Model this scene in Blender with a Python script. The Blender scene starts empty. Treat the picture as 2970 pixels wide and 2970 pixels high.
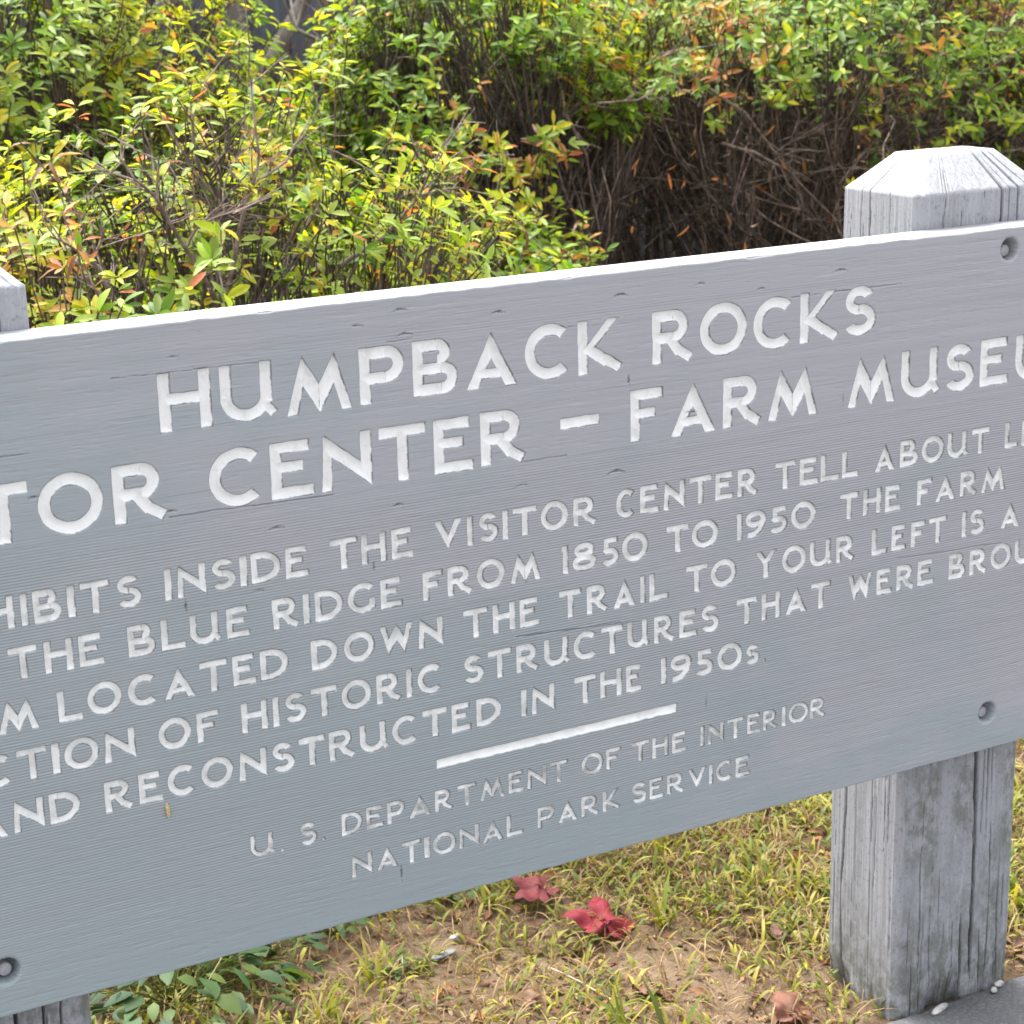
import bpy, math, random
import numpy as np
from mathutils import Matrix, Vector

# ------------------------------------------------------------------ camera, sky, sun, exposure
scene = bpy.context.scene
D = 1.8            # metres from the camera to the plane of the sign board
H = 1.385          # camera height
YF = 1.0266 * D    # front face of the posts (back of the board)

cam_data = bpy.data.cameras.new("camera")
cam = bpy.data.objects.new("camera", cam_data)
scene.collection.objects.link(cam)
cam.matrix_world = Matrix((
    (0.86994518, 0.15138147, -0.46933893, 0.0),
    (-0.49258818, 0.22138995, -0.84163138, 0.0),
    (-0.02350047, 0.96336397, 0.26716584, H),
    (0, 0, 0, 1)))
cam_data.sensor_fit = 'HORIZONTAL'
cam_data.sensor_width = 24.0
cam_data.lens = 5800.0 / 2970.0 * 24.0
cam_data.clip_start = 0.05
cam_data.clip_end = 2000.0
cam_data.dof.use_dof = True
cam_data.dof.focus_distance = 2.15
cam_data.dof.aperture_fstop = 11.0
scene.camera = cam

SUN_EL, SUN_AZ = math.radians(62), math.radians(-8)   # azimuth measured from +Y towards +X
world = bpy.data.worlds.new("World")
scene.world = world
world.use_nodes = True
wn, wl = world.node_tree.nodes, world.node_tree.links
bg = wn['Background']
sky = wn.new('ShaderNodeTexSky')
sky.sky_type = 'NISHITA'
sky.sun_disc = False
sky.sun_elevation = SUN_EL
sky.sun_rotation = SUN_AZ
sky.air_density = 1.0
sky.dust_density = 6.0
sky.ozone_density = 1.0
hsv = wn.new('ShaderNodeHueSaturation')
hsv.inputs['Saturation'].default_value = 0.22
wl.new(sky.outputs[0], hsv.inputs['Color'])
wl.new(hsv.outputs[0], bg.inputs['Color'])
bg.inputs['Strength'].default_value = 0.15
sun_data = bpy.data.lights.new("sun", 'SUN')
sun_data.energy = 1.1
sun_data.angle = math.radians(28)
sun_data.color = (1.0, 0.97, 0.92)
sun = bpy.data.objects.new("sun", sun_data)
scene.collection.objects.link(sun)
sv = Vector((math.sin(SUN_AZ) * math.cos(SUN_EL), math.cos(SUN_AZ) * math.cos(SUN_EL), math.sin(SUN_EL)))
sun.rotation_euler = sv.to_track_quat('Z', 'Y').to_euler()
vs = scene.view_settings
vs.view_transform = 'Standard'
vs.look = 'None'
vs.exposure = 2.08
vs.gamma = 1.0
vs.use_curve_mapping = False
scene.cycles.max_bounces = 8
scene.cycles.transparent_max_bounces = 4

# ------------------------------------------------------------------ helpers
RNG = np.random.default_rng(7)

def tag(o, label=None, category=None, group=None, kind=None):
    if label: o["label"] = label
    if category: o["category"] = category
    if group: o["group"] = group
    if kind: o["kind"] = kind
    return o

def empty(name, loc):
    o = bpy.data.objects.new(name, None)
    o.location = loc
    o.empty_display_size = 0.1
    scene.collection.objects.link(o)
    return o

def link(name, me, mat=None, parent=None, origin=None, smooth=True):
    """links a mesh whose vertices are in world metres; origin moves the pivot there"""
    o = bpy.data.objects.new(name, me)
    scene.collection.objects.link(o)
    if mat: me.materials.append(mat)
    if smooth: me.polygons.foreach_set('use_smooth', np.ones(len(me.polygons), bool))
    po = Vector(parent.location) if parent else Vector((0, 0, 0))
    if origin is not None:
        me.transform(Matrix.Translation(-Vector(origin)))
        o.location = Vector(origin) - po
    elif parent is not None:
        me.transform(Matrix.Translation(-po))
    if parent: o.parent = parent
    return o

def mesh(name, co, faces, attrs=None):
    """faces: list of int arrays, each (n, k)"""
    me = bpy.data.meshes.new(name)
    co = np.ascontiguousarray(co, dtype=np.float32)
    me.vertices.add(len(co))
    me.vertices.foreach_set('co', co.ravel())
    tot = [np.full(len(f), f.shape[1], np.int32) for f in faces]
    tot = np.concatenate(tot)
    idx = np.concatenate([np.asarray(f, np.int32).ravel() for f in faces])
    start = np.concatenate([[0], np.cumsum(tot)[:-1]]).astype(np.int32)
    me.loops.add(len(idx))
    me.loops.foreach_set('vertex_index', idx)
    me.polygons.add(len(tot))
    me.polygons.foreach_set('loop_start', start)
    me.polygons.foreach_set('loop_total', tot)
    for k, v in (attrs or {}).items():
        v = np.asarray(v, np.float32)
        if v.ndim == 1:
            a = me.attributes.new(k, 'FLOAT', 'POINT')
            a.data.foreach_set('value', v)
        else:
            if v.shape[1] == 3: v = np.concatenate([v, np.ones((len(v), 1), np.float32)], 1)
            a = me.attributes.new(k, 'FLOAT_COLOR', 'POINT')
            a.data.foreach_set('color', np.ascontiguousarray(v).ravel())
    me.update(calc_edges=True)
    return me

def hash2(i, j, seed):
    n = (i.astype(np.int64) * 374761393 + j.astype(np.int64) * 668265263 + seed * 1274126177) & 0xFFFFFFFF
    n = ((n ^ (n >> 13)) * 1103515245) & 0xFFFFFFFF
    n = ((n ^ (n >> 15)) * 2246822519) & 0xFFFFFFFF
    return ((n ^ (n >> 16)) & 0xFFFF) / 65535.0

def vnoise(x, y, seed=0):
    """smooth value noise in 0..1"""
    i, j = np.floor(x), np.floor(y)
    fx, fy = x - i, y - j
    fx, fy = fx * fx * (3 - 2 * fx), fy * fy * (3 - 2 * fy)
    i, j = i.astype(np.int64), j.astype(np.int64)
    a, b = hash2(i, j, seed), hash2(i + 1, j, seed)
    c, d = hash2(i, j + 1, seed), hash2(i + 1, j + 1, seed)
    return (a * (1 - fx) + b * fx) * (1 - fy) + (c * (1 - fx) + d * fx) * fy

def fnoise(x, y, seed=0, octaves=3):
    s, a, t = 0.0, 1.0, 0.0
    for k in range(octaves):
        s = s + a * vnoise(x * 2 ** k, y * 2 ** k, seed + 17 * k); t += a; a *= 0.5
    return s / t

def grid_faces(nr, nc, wrap=False):
    r = np.arange(nr - 1)[:, None]; cmax = nc if wrap else nc - 1
    c = np.arange(cmax)[None, :]; c1 = (c + 1) % nc
    return np.stack([r * nc + c, r * nc + c1, (r + 1) * nc + c1, (r + 1) * nc + c], -1).reshape(-1, 4)

class Mat:
    """small node-tree builder"""
    def __init__(self, name):
        self.m = bpy.data.materials.new(name); self.m.use_nodes = True
        self.n, self.l = self.m.node_tree.nodes, self.m.node_tree.links
        self.b = self.n['Principled BSDF']; self.out = self.n['Material Output']
    def node(self, t, **kw):
        o = self.n.new(t)
        for k, v in kw.items(): setattr(o, k, v)
        return o
    def set(self, node, i, v):
        if hasattr(v, 'is_output') or isinstance(v, bpy.types.NodeSocket): self.l.new(v, node.inputs[i])
        else: node.inputs[i].default_value = v
    def attr(self, name, out='Fac'):
        o = self.node('ShaderNodeAttribute'); o.attribute_name = name; return o.outputs[out]
    def math(self, op, a, b=0.0, c=0.0, clamp=False):
        o = self.node('ShaderNodeMath', operation=op); o.use_clamp = clamp
        self.set(o, 0, a); self.set(o, 1, b)
        if len(o.inputs) > 2: self.set(o, 2, c)
        return o.outputs[0]
    def ramp(self, v, lo, hi, a=0.0, b=1.0):
        o = self.node('ShaderNodeMapRange', interpolation_type='SMOOTHSTEP')
        self.set(o, 0, v); self.set(o, 1, lo); self.set(o, 2, hi); self.set(o, 3, a); self.set(o, 4, b)
        return o.outputs[0]
    def mix(self, f, a, b, blend='MIX'):
        o = self.node('ShaderNodeMix', data_type='RGBA', blend_type=blend)
        self.set(o, 0, f)
        for i, v in ((6, a), (7, b)):
            if isinstance(v, tuple): v = (*v[:3], 1.0)
            self.set(o, i, v)
        return o.outputs[2]
    def coord(self, scale=(1, 1, 1)):
        g = self.node('ShaderNodeTexCoord'); mp = self.node('ShaderNodeMapping')
        self.l.new(g.outputs['Object'], mp.inputs[0]); mp.inputs['Scale'].default_value = scale
        return mp.outputs[0]
    def noise(self, vec, scale=1.0, detail=3.0, rough=0.55):
        o = self.node('ShaderNodeTexNoise'); self.l.new(vec, o.inputs['Vector'])
        o.inputs['Scale'].default_value = scale; o.inputs['Detail'].default_value = detail; o.inputs['Roughness'].default_value = rough
        return o.outputs['Fac']
    def bump(self, h, strength=1.0, dist=0.001, prev=None):
        o = self.node('ShaderNodeBump'); self.set(o, 'Height', h)
        o.inputs['Strength'].default_value = strength; o.inputs['Distance'].default_value = dist
        if prev is not None: self.l.new(prev, o.inputs['Normal'])
        return o.outputs[0]
    def base(self, col): self.set(self.b, 'Base Color', (*col, 1.0) if isinstance(col, tuple) else col)
    def rough(self, v): self.set(self.b, 'Roughness', v)

# ------------------------------------------------------------------ materials
GREY = (0.318, 0.322, 0.342)

def make_board_paint():
    M = Mat('board_paint')
    sdf, wear_dark = M.attr('sdf'), M.attr('wear_dark')
    p = M.coord((0.6, 1, 130))
    streak = M.noise(p, 1.0, 4, 0.6)
    fine = M.noise(M.coord((4, 1, 420)), 1.0, 3, 0.6)
    patch = M.noise(M.coord((3, 3, 5)), 1.0, 3)
    # two slightly different greys mixed in patches, the bluer, darker one towards the lower left
    sx = M.node('ShaderNodeSeparateXYZ'); M.l.new(M.coord(), sx.inputs[0])
    lean = M.math('ADD', M.math('MULTIPLY', sx.outputs[0], -.22), M.math('MULTIPLY', sx.outputs[2], -.45))
    p2 = M.noise(M.coord((7, 7, 16)), 1.0, 4, .6)
    grey_mix = M.math('ADD', M.math('ADD', M.math('MULTIPLY', patch, .6), M.math('MULTIPLY', p2, .4)), lean)
    g = M.mix(M.ramp(grey_mix, .36, .66), (0.348, 0.346, 0.370), (0.264, 0.312, 0.326))
    g = M.mix(M.ramp(streak, .3, .7, 0.0, 0.40), g, tuple(c * 0.84 for c in GREY))
    g = M.mix(M.ramp(fine, .58, .74, 0, .50), g, tuple(c * 0.55 for c in GREY))
    g = M.mix(M.ramp(M.noise(M.coord((9, 1, 300)), 1.0, 2), .66, .8, 0, 0.35), g, (0.5, 0.5, 0.51))
    wob = M.noise(M.coord((260, 1, 260)), 1.0, 2)
    s2 = M.math('ADD', sdf, M.math('MULTIPLY', M.math('SUBTRACT', wob, 0.5), 0.0011))
    worn = M.attr('worn')
    dirt = M.ramp(M.noise(M.coord((55, 1, 55)), 1.0, 5, .7), .50, .76, 0, .65)
    white = M.mix(dirt, (0.83, 0.83, 0.82), (0.57, 0.565, 0.53))
    bare = M.math('MULTIPLY', worn, M.ramp(M.noise(M.coord((38, 1, 38)), 1.0, 4, .7), .36, .70))
    white = M.mix(bare, white, (0.40, 0.40, 0.385))
    col = M.mix(M.ramp(s2, -0.0003, 0.0003), g, white)
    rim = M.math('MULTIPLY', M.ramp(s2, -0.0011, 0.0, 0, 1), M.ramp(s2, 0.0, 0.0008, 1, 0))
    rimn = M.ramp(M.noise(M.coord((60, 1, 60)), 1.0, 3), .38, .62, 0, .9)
    col = M.mix(M.math('MULTIPLY', rim, rimn), col, (0.085, 0.085, 0.08))  # thin shadow line along the carved edges, painted into the colour
    col = M.mix(M.math('MULTIPLY', wear_dark, 0.85), col, (0.05, 0.048, 0.05))
    M.rough(0.55)
    # combed vertical-grain ridges, their shading and groove dirt painted as colour, strongest in the middle of the board and fading to its edges
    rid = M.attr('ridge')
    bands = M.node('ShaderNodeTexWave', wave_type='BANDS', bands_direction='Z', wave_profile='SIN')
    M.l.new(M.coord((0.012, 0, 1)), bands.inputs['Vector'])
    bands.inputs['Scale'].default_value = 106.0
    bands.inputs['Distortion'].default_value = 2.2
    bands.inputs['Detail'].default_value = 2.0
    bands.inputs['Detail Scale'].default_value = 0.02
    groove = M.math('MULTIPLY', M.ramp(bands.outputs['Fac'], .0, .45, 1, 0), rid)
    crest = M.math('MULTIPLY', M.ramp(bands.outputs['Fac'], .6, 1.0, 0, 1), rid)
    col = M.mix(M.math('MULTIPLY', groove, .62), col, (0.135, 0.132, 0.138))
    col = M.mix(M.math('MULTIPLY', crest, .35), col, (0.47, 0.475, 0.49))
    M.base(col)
    n2 = M.bump(fine, 0.30, 0.0006)
    M.l.new(n2, M.b.inputs['Normal'])
    return M.m

def make_post_paint():
    M = Mat('post_paint')
    wear_dark, stain_shade = M.attr('wear_dark'), M.attr('stain_shade')
    st = M.noise(M.coord((120, 120, 3.0)), 1.0, 4, .65)
    st2 = M.noise(M.coord((260, 260, 14)), 1.0, 3, .6)
    big = M.noise(M.coord((9, 9, 2.5)), 1.0, 3)
    g = M.mix(M.ramp(st, .35, .65, 0, .5), GREY, tuple(c * f for c, f in zip(GREY, (0.72, 0.74, 0.76))))
    g = M.mix(M.ramp(st2, .55, .75, 0, .5), g, (0.46, 0.48, 0.50))
    g = M.mix(M.ramp(big, .45, .7, 0, .35), g, (0.27, 0.295, 0.305))
    fl = M.noise(M.coord((230, 230, 150)), 1.0, 5, .7)
    g = M.mix(M.ramp(fl, .54, .68, 0, .7), g, (0.13, 0.135, 0.15))
    g = M.mix(M.ramp(fl, .30, .42, .5, 0), g, (0.43, 0.44, 0.455))
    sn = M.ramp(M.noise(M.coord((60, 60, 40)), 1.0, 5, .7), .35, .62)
    g = M.mix(M.math('MULTIPLY', stain_shade, sn), g, (0.10, 0.105, 0.085))  # foot stain, knot and the painted shade below the board
    g = M.mix(M.math('MULTIPLY', wear_dark, 0.92), g, (0.028, 0.027, 0.028))
    M.base(g); M.rough(0.6)
    n = M.bump(st, .8, 0.0016)
    n = M.bump(st2, .5, 0.0012, n)
    M.l.new(n, M.b.inputs['Normal'])
    return M.m

def make_leaf_mat(name, trans=0.4, rough=0.42, gain=1.0, veins=False):
    M = Mat(name)
    c = M.attr('Col', 'Color')
    nz = M.noise(M.coord((60, 60, 60)), 1.0, 2)
    c = M.mix(M.ramp(nz, .3, .7, 0, .25), c, M.mix(1.0, c, (0.62, 0.66, 0.5), 'MULTIPLY'))
    M.base(c); M.rough(rough)
    M.b.inputs['Specular IOR Level'].default_value = 0.35
    if veins:
        w = M.noise(M.coord((90, 90, 90)), 1.0, 5, .7)
        c = M.mix(M.ramp(w, .52, .70, 0, .55), c, M.mix(1.0, c, (.45, .5, .5), 'MULTIPLY'))
        M.base(c); M.l.new(M.bump(w, .7, .002), M.b.inputs['Normal'])
    t = M.node('ShaderNodeBsdfTranslucent')
    M.l.new(M.mix(1.0, c, (1.25 * gain, 1.2 * gain, 0.7 * gain), 'MULTIPLY'), t.inputs['Color'])
    mx = M.node('ShaderNodeMixShader'); mx.inputs[0].default_value = trans
    M.l.new(M.b.outputs[0], mx.inputs[1]); M.l.new(t.outputs[0], mx.inputs[2])
    M.l.new(mx.outputs[0], M.out.inputs['Surface'])
    return M.m

def make_plain(name, col, col2, scale=(30, 30, 30), rough=0.7, bump=0.0, lo=.4, hi=.65, per_twig=False):
    M = Mat(name)
    n = M.noise(M.coord(scale), 1.0, 4, .6)
    c = M.mix(M.ramp(n, lo, hi), col, col2)
    if per_twig: c = M.mix(1.0, c, M.attr('Col', 'Color'), 'MULTIPLY')
    M.base(c); M.rough(rough)
    if bump: M.l.new(M.bump(n, .8, bump), M.b.inputs['Normal'])
    return M.m

def make_ground_mat():
    M = Mat('dirt')
    a = M.noise(M.coord((5, 5, 5)), 1.0, 5, .6)
    b = M.noise(M.coord((90, 90, 90)), 1.0, 5, .65)
    d = M.noise(M.coord((400, 400, 400)), 1.0, 2, .6)
    c = M.mix(M.ramp(a, .35, .65), (0.195, 0.140, 0.092), (0.140, 0.096, 0.060))
    c = M.mix(M.ramp(b, .5, .72, 0, .7), c, (0.10, 0.064, 0.042))
    c = M.mix(M.ramp(b, .28, .42, .6, 0), c, (0.31, 0.215, 0.15))
    c = M.mix(M.ramp(d, .62, .7, 0, .5), c, (0.38, 0.29, 0.22))
    th = M.attr('thatch')
    c = M.mix(M.math('MULTIPLY', th, M.ramp(b, .3, .6, .55, 1)), c, (0.105, 0.070, 0.040))
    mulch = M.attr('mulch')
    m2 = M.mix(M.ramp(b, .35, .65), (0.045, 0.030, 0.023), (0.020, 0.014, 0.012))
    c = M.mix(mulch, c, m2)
    M.base(c); M.rough(0.95); M.b.inputs['Specular IOR Level'].default_value = 0.15
    n = M.bump(b, 1.0, 0.008); n = M.bump(d, .6, 0.002, n)
    M.l.new(n, M.b.inputs['Normal'])
    return M.m

def make_asphalt():
    M = Mat('asphalt')
    v = M.node('ShaderNodeTexVoronoi'); M.l.new(M.coord((1, 1, 1)), v.inputs['Vector']); v.inputs['Scale'].default_value = 160
    b = M.noise(M.coord((300, 300, 300)), 1.0, 3, .6)
    a = M.noise(M.coord((4, 4, 4)), 1.0, 4)
    c = M.mix(M.ramp(a, .3, .7), (0.085, 0.087, 0.092), (0.12, 0.12, 0.122))
    c = M.mix(M.ramp(v.outputs['Distance'], .1, .5, .35, 0), c, (0.22, 0.22, 0.22))
    c = M.mix(M.ramp(b, .6, .75, 0, .5), c, (0.05, 0.05, 0.052))
    M.base(c); M.rough(0.85)
    M.l.new(M.bump(v.outputs['Distance'], .8, 0.002), M.b.inputs['Normal'])
    return M.m

MAT_BOARD = make_board_paint()
MAT_POST = make_post_paint()
MAT_LEAF = make_leaf_mat('shrub_leaf', .50, .46)
MAT_GRASS = make_leaf_mat('grass_blade', .35, .55)
MAT_DRY = make_leaf_mat('dry_leaf', .18, .7, .9)
MAT_FALLEN = make_leaf_mat('fallen_leaf', .15, .65, .9, True)
MAT_BARK = make_plain('twig_bark', (0.062, 0.042, 0.034), (0.14, 0.108, 0.088), (40, 40, 40), .85, .001, per_twig=True)
MAT_TRUNK = make_plain('trunk_bark', (0.16, 0.13, 0.115), (0.27, 0.24, 0.215), (30, 30, 6), .9, .004)
MAT_GROUND = make_ground_mat()
MAT_ASPHALT = make_asphalt()
MAT_BOLT = make_plain('bolt_paint', (0.30, 0.305, 0.325), (0.38, 0.385, 0.40), (200, 200, 200), .5)
MAT_SIDING = make_plain('grey_siding', (0.115, 0.122, 0.142), (0.155, 0.162, 0.185), (60, 60, 2), .8, .001)
MAT_ROOF = make_plain('roof_shingle', (0.07, 0.06, 0.055), (0.11, 0.1, 0.09), (20, 20, 20), .9, .003)
MAT_STONE = make_plain('pale_stone', (0.50, 0.48, 0.46), (0.26, 0.25, 0.24), (120, 120, 120), .8, .0006)
MAT_CHAFF = make_plain('cocoon_silk', (0.42, 0.30, 0.13), (0.62, 0.52, 0.32), (400, 400, 200), .8, .0004)

# measured on the board, in units of the camera's distance: (baseline, cap height, [(letter, left, right)])
LINES=[
 (-0.2404,0.032,[('H',0.3444,0.3739),('U',0.3792,0.4093),('M',0.4178,0.457),('P',0.4624,0.49),('B',0.4957,0.5243),('A',0.5302,0.5632),('C',0.5691,0.5996),('K',0.6054,0.6352),('R',0.6582,0.6869),('O',0.6932,0.7281),('C',0.7336,0.7639),('K',0.7698,0.799),('S',0.8052,0.8304)]),
 (-0.2873,0.032,[('T',0.2429,0.2701),('O',0.2748,0.31),('R',0.3155,0.3443),('C',0.3697,0.4007),('E',0.4059,0.4315),('N',0.4363,0.4675),('T',0.4725,0.5021),('E',0.5073,0.5325),('R',0.5381,0.5673),('F',0.642,0.6653),('A',0.6715,0.7045),('R',0.7106,0.739),('M',0.7453,0.7844),('M',0.8091,0.8481),('U',0.8534,0.8839),('S',0.8913,0.916),('E',0.9218,0.9469)]),
 (-0.3337,0.0178,[('I',0.2609,0.2646),('B',0.2676,0.2825),('I',0.2861,0.2903),('T',0.2935,0.3094),('S',0.3134,0.327),('I',0.3404,0.3444),('N',0.3475,0.3642),('S',0.3678,0.3813),('I',0.3844,0.3885),('D',0.3911,0.4087),('E',0.4118,0.4254),('T',0.4393,0.456),('H',0.4588,0.4745),('E',0.4781,0.4917),('V',0.506,0.524),('I',0.5277,0.5312),('S',0.5352,0.5483),('I',0.5516,0.5551),('T',0.5586,0.5748),('O',0.5779,0.5967),('R',0.6006,0.6162),('C',0.6311,0.645),('E',0.6488,0.6624),('N',0.6659,0.6818),('T',0.6857,0.7018),('E',0.7051,0.7187),('R',0.7224,0.7372),('T',0.752,0.7674),('E',0.7714,0.7862),('L',0.7884,0.8032),('L',0.8058,0.8189),('A',0.8333,0.8497),('B',0.8545,0.8696),('O',0.8732,0.8923),('U',0.8956,0.9121),('T',0.917,0.9325),('L',0.9469,0.9589)]),
 (-0.3625,0.0178,[('T',0.2519,0.2674),('H',0.2711,0.2867),('E',0.29,0.3034),('B',0.3174,0.3329),('L',0.3363,0.35),('U',0.3531,0.3695),('E',0.3746,0.3881),('R',0.4023,0.4176),('I',0.421,0.4248),('D',0.4282,0.4455),('G',0.4487,0.4666),('E',0.4698,0.4834),('F',0.4972,0.5101),('R',0.5135,0.5291),('O',0.5332,0.5519),('M',0.5559,0.5768),('1',0.5913,0.5962),('8',0.5995,0.6162),('5',0.6199,0.6328),('O',0.6352,0.654),('T',0.6682,0.6846),('O',0.6874,0.7071),('1',0.7213,0.7258),('9',0.7289,0.7446),('5',0.748,0.7615),('O',0.765,0.7845),('.',0.7881,0.79),('T',0.8049,0.8197),('H',0.8242,0.8391),('E',0.8428,0.8559),('F',0.8702,0.8826),('A',0.8866,0.9036),('R',0.9081,0.9228),('M',0.9271,0.949)]),
 (-0.3912,0.0178,[('L',0.2759,0.2891),('O',0.2924,0.3115),('C',0.3152,0.3316),('A',0.3357,0.3533),('T',0.3571,0.373),('E',0.3764,0.3901),('D',0.393,0.4099),('D',0.4243,0.4407),('O',0.4449,0.4642),('W',0.4681,0.4891),('N',0.4929,0.5091),('T',0.5232,0.5395),('H',0.5431,0.5583),('E',0.5616,0.575),('T',0.5896,0.6051),('R',0.6092,0.6238),('A',0.6285,0.6444),('I',0.6483,0.6517),('L',0.6551,0.6689),('T',0.6828,0.6989),('O',0.7019,0.7213),('Y',0.7366,0.7535),('O',0.7581,0.7773),('U',0.7808,0.7973),('R',0.8023,0.8169),('L',0.8323,0.8452),('E',0.8492,0.8615),('F',0.8661,0.8781),('T',0.8816,0.8972),('I',0.9111,0.9149),('S',0.9183,0.9314),('A',0.9464,0.9638)]),
 (-0.42,0.0178,[('T',0.2514,0.2675),('I',0.2703,0.2746),('O',0.2773,0.2963),('N',0.2995,0.317),('O',0.3305,0.3495),('F',0.3531,0.3662),('H',0.3797,0.3955),('I',0.3988,0.4025),('S',0.4063,0.4195),('T',0.4228,0.4389),('O',0.442,0.4608),('R',0.4645,0.4796),('I',0.4839,0.4876),('C',0.4913,0.5075),('S',0.5223,0.5357),('T',0.5387,0.555),('R',0.5585,0.5737),('U',0.5781,0.5948),('C',0.5991,0.6159),('T',0.6196,0.6348),('U',0.6386,0.6532),('R',0.6584,0.6729),('E',0.6775,0.6908),('S',0.6944,0.708),('T',0.7222,0.7379),('H',0.7419,0.7567),('A',0.7612,0.7784),('T',0.7821,0.798),('W',0.8132,0.8333),('E',0.8373,0.8499),('R',0.8544,0.869),('E',0.8729,0.8869),('B',0.9007,0.9153),('R',0.9194,0.9344),('O',0.9386,0.9574)]),
 (-0.4487,0.0178,[('N',0.2464,0.2634),('D',0.2664,0.2833),('R',0.2974,0.3126),('E',0.317,0.3305),('C',0.3338,0.3502),('O',0.3537,0.3728),('N',0.3765,0.3933),('S',0.3969,0.4103),('T',0.4137,0.4296),('R',0.4326,0.4481),('U',0.4522,0.469),('C',0.4733,0.4899),('T',0.4937,0.5099),('E',0.513,0.526),('D',0.53,0.5469),('I',0.5611,0.5648),('N',0.5684,0.5847),('T',0.5991,0.6148),('H',0.6181,0.6338),('E',0.6373,0.6484),('1',0.6634,0.6672),('9',0.6709,0.6864),('5',0.6897,0.7032),('O',0.707,0.7266),('s',0.7298,0.7401),('.',0.7431,0.7451)]),
 (-0.4974,0.0139,[('U',0.3804,0.3939),('.',0.3987,0.4004),('S',0.4112,0.4219),('.',0.425,0.4268),('D',0.438,0.4512),('E',0.454,0.4651),('P',0.4679,0.4793),('A',0.4824,0.4969),('R',0.5,0.5113),('T',0.5155,0.5281),('M',0.531,0.5477),('E',0.5509,0.5614),('N',0.5642,0.5779),('T',0.5806,0.5931),('O',0.6038,0.6193),('F',0.6219,0.6323),('T',0.6411,0.6538),('H',0.6568,0.6686),('E',0.6719,0.6831),('I',0.6939,0.6967),('N',0.6997,0.7123),('T',0.7153,0.7281),('E',0.7314,0.7415),('R',0.7442,0.7553),('I',0.7595,0.7625),('O',0.7651,0.7813),('R',0.7831,0.7952)]),
 (-0.5256,0.0139,[('N',0.443,0.4564),('A',0.4598,0.4735),('T',0.4765,0.4893),('I',0.4916,0.4953),('O',0.4975,0.5129),('N',0.5154,0.5291),('A',0.5319,0.5459),('L',0.5489,0.5601),('P',0.5711,0.5831),('A',0.586,0.5996),('R',0.6032,0.6153),('K',0.619,0.6312),('S',0.6408,0.6519),('E',0.6545,0.6649),('R',0.668,0.6803),('V',0.6841,0.6984),('I',0.7009,0.7035),('C',0.7065,0.7194),('E',0.7222,0.7337)]),
]
NICKS=[(0.3537, -0.1998, 'h'), (0.2734, -0.2649, 'h'), (0.3471, -0.2839, 'h'), (0.3944, -0.3373, 'h'), (0.4074, -0.3028, 'h'), (0.3516, -0.3391, 'v'), (0.4617, -0.195, 'h'), (0.4889, -0.1887, 'h'), (0.5512, -0.1966, 'h'), (0.6354, -0.195, 'h'), (0.4915, -0.2027, 'h'), (0.5645, -0.3021, 'h'), (0.6311, -0.3028, 'h'), (0.483, -0.3013, 'h'), (0.6404, -0.2477, 'v'), (0.466, -0.336, 'v'), (0.636, -0.1951, 'h'), (0.693, -0.1942, 'h'), (0.7393, -0.2018, 'h'), (0.8013, -0.196, 'h'), (0.641, -0.2478, 'v'), (0.6305, -0.3033, 'h'), (0.8049, -0.2804, 'v'), (0.6876, -0.2736, 'h'), (0.4754, -0.5307, 'v'), (0.6979, -0.4674, 'v')]
CRACKS=[((0.3189, -0.2078), (0.4094, -0.2086)), ((0.5979, -0.2106), (0.605, -0.2107)), ((0.7621, -0.2097), (0.8089, -0.2098)), ((0.7948, -0.2095), (0.8516, -0.2093)), ((0.2575, -0.2413), (0.2728, -0.2414)), ((0.3459, -0.2869), (0.4425, -0.2898)), ((0.5661, -0.288), (0.5965, -0.2881)), ((0.5585, -0.3957), (0.6501, -0.4027)), ((0.5591, -0.3959), (0.6332, -0.4007)), ((0.8531, -0.3964), (0.9473, -0.4011)), ((0.4795, -0.2066), (0.4957, -0.2064))]
COCOON=(0.3327, -0.4551)

# ------------------------------------------------------------------ the sign board: carved lettering as real relief
BX0, BX1 = 0.102 * D, 1.076 * D
BZ0, BZ1 = H - 0.5540 * D, H - 0.1813 * D
STEP = 0.0008

def p_poly(pts):
    pts = np.array(pts, float)
    a = 0.5 * np.sum(pts[:, 0] * np.roll(pts[:, 1], -1) - np.roll(pts[:, 0], -1) * pts[:, 1])
    if a < 0: pts = pts[::-1]
    def f(x, y):
        e = None
        for i in range(len(pts)):
            (x0, y0), (x1, y1) = pts[i], pts[(i + 1) % len(pts)]
            L = math.hypot(x1 - x0, y1 - y0)
            if L < 1e-9: continue
            d = ((x1 - x0) * (y - y0) - (y1 - y0) * (x - x0)) / L
            e = d if e is None else np.minimum(e, d)
        return e
    return f

def p_rect(x0, y0, x1, y1): return p_poly([(x0, y0), (x1, y0), (x1, y1), (x0, y1)])

def p_seg(x0, y0, x1, y1, s):
    L = math.hypot(x1 - x0, y1 - y0); nx, ny = -(y1 - y0) / L * s / 2, (x1 - x0) / L * s / 2
    return p_poly([(x0 - nx, y0 - ny), (x1 - nx, y1 - ny), (x1 + nx, y1 + ny), (x0 + nx, y0 + ny)])

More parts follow.
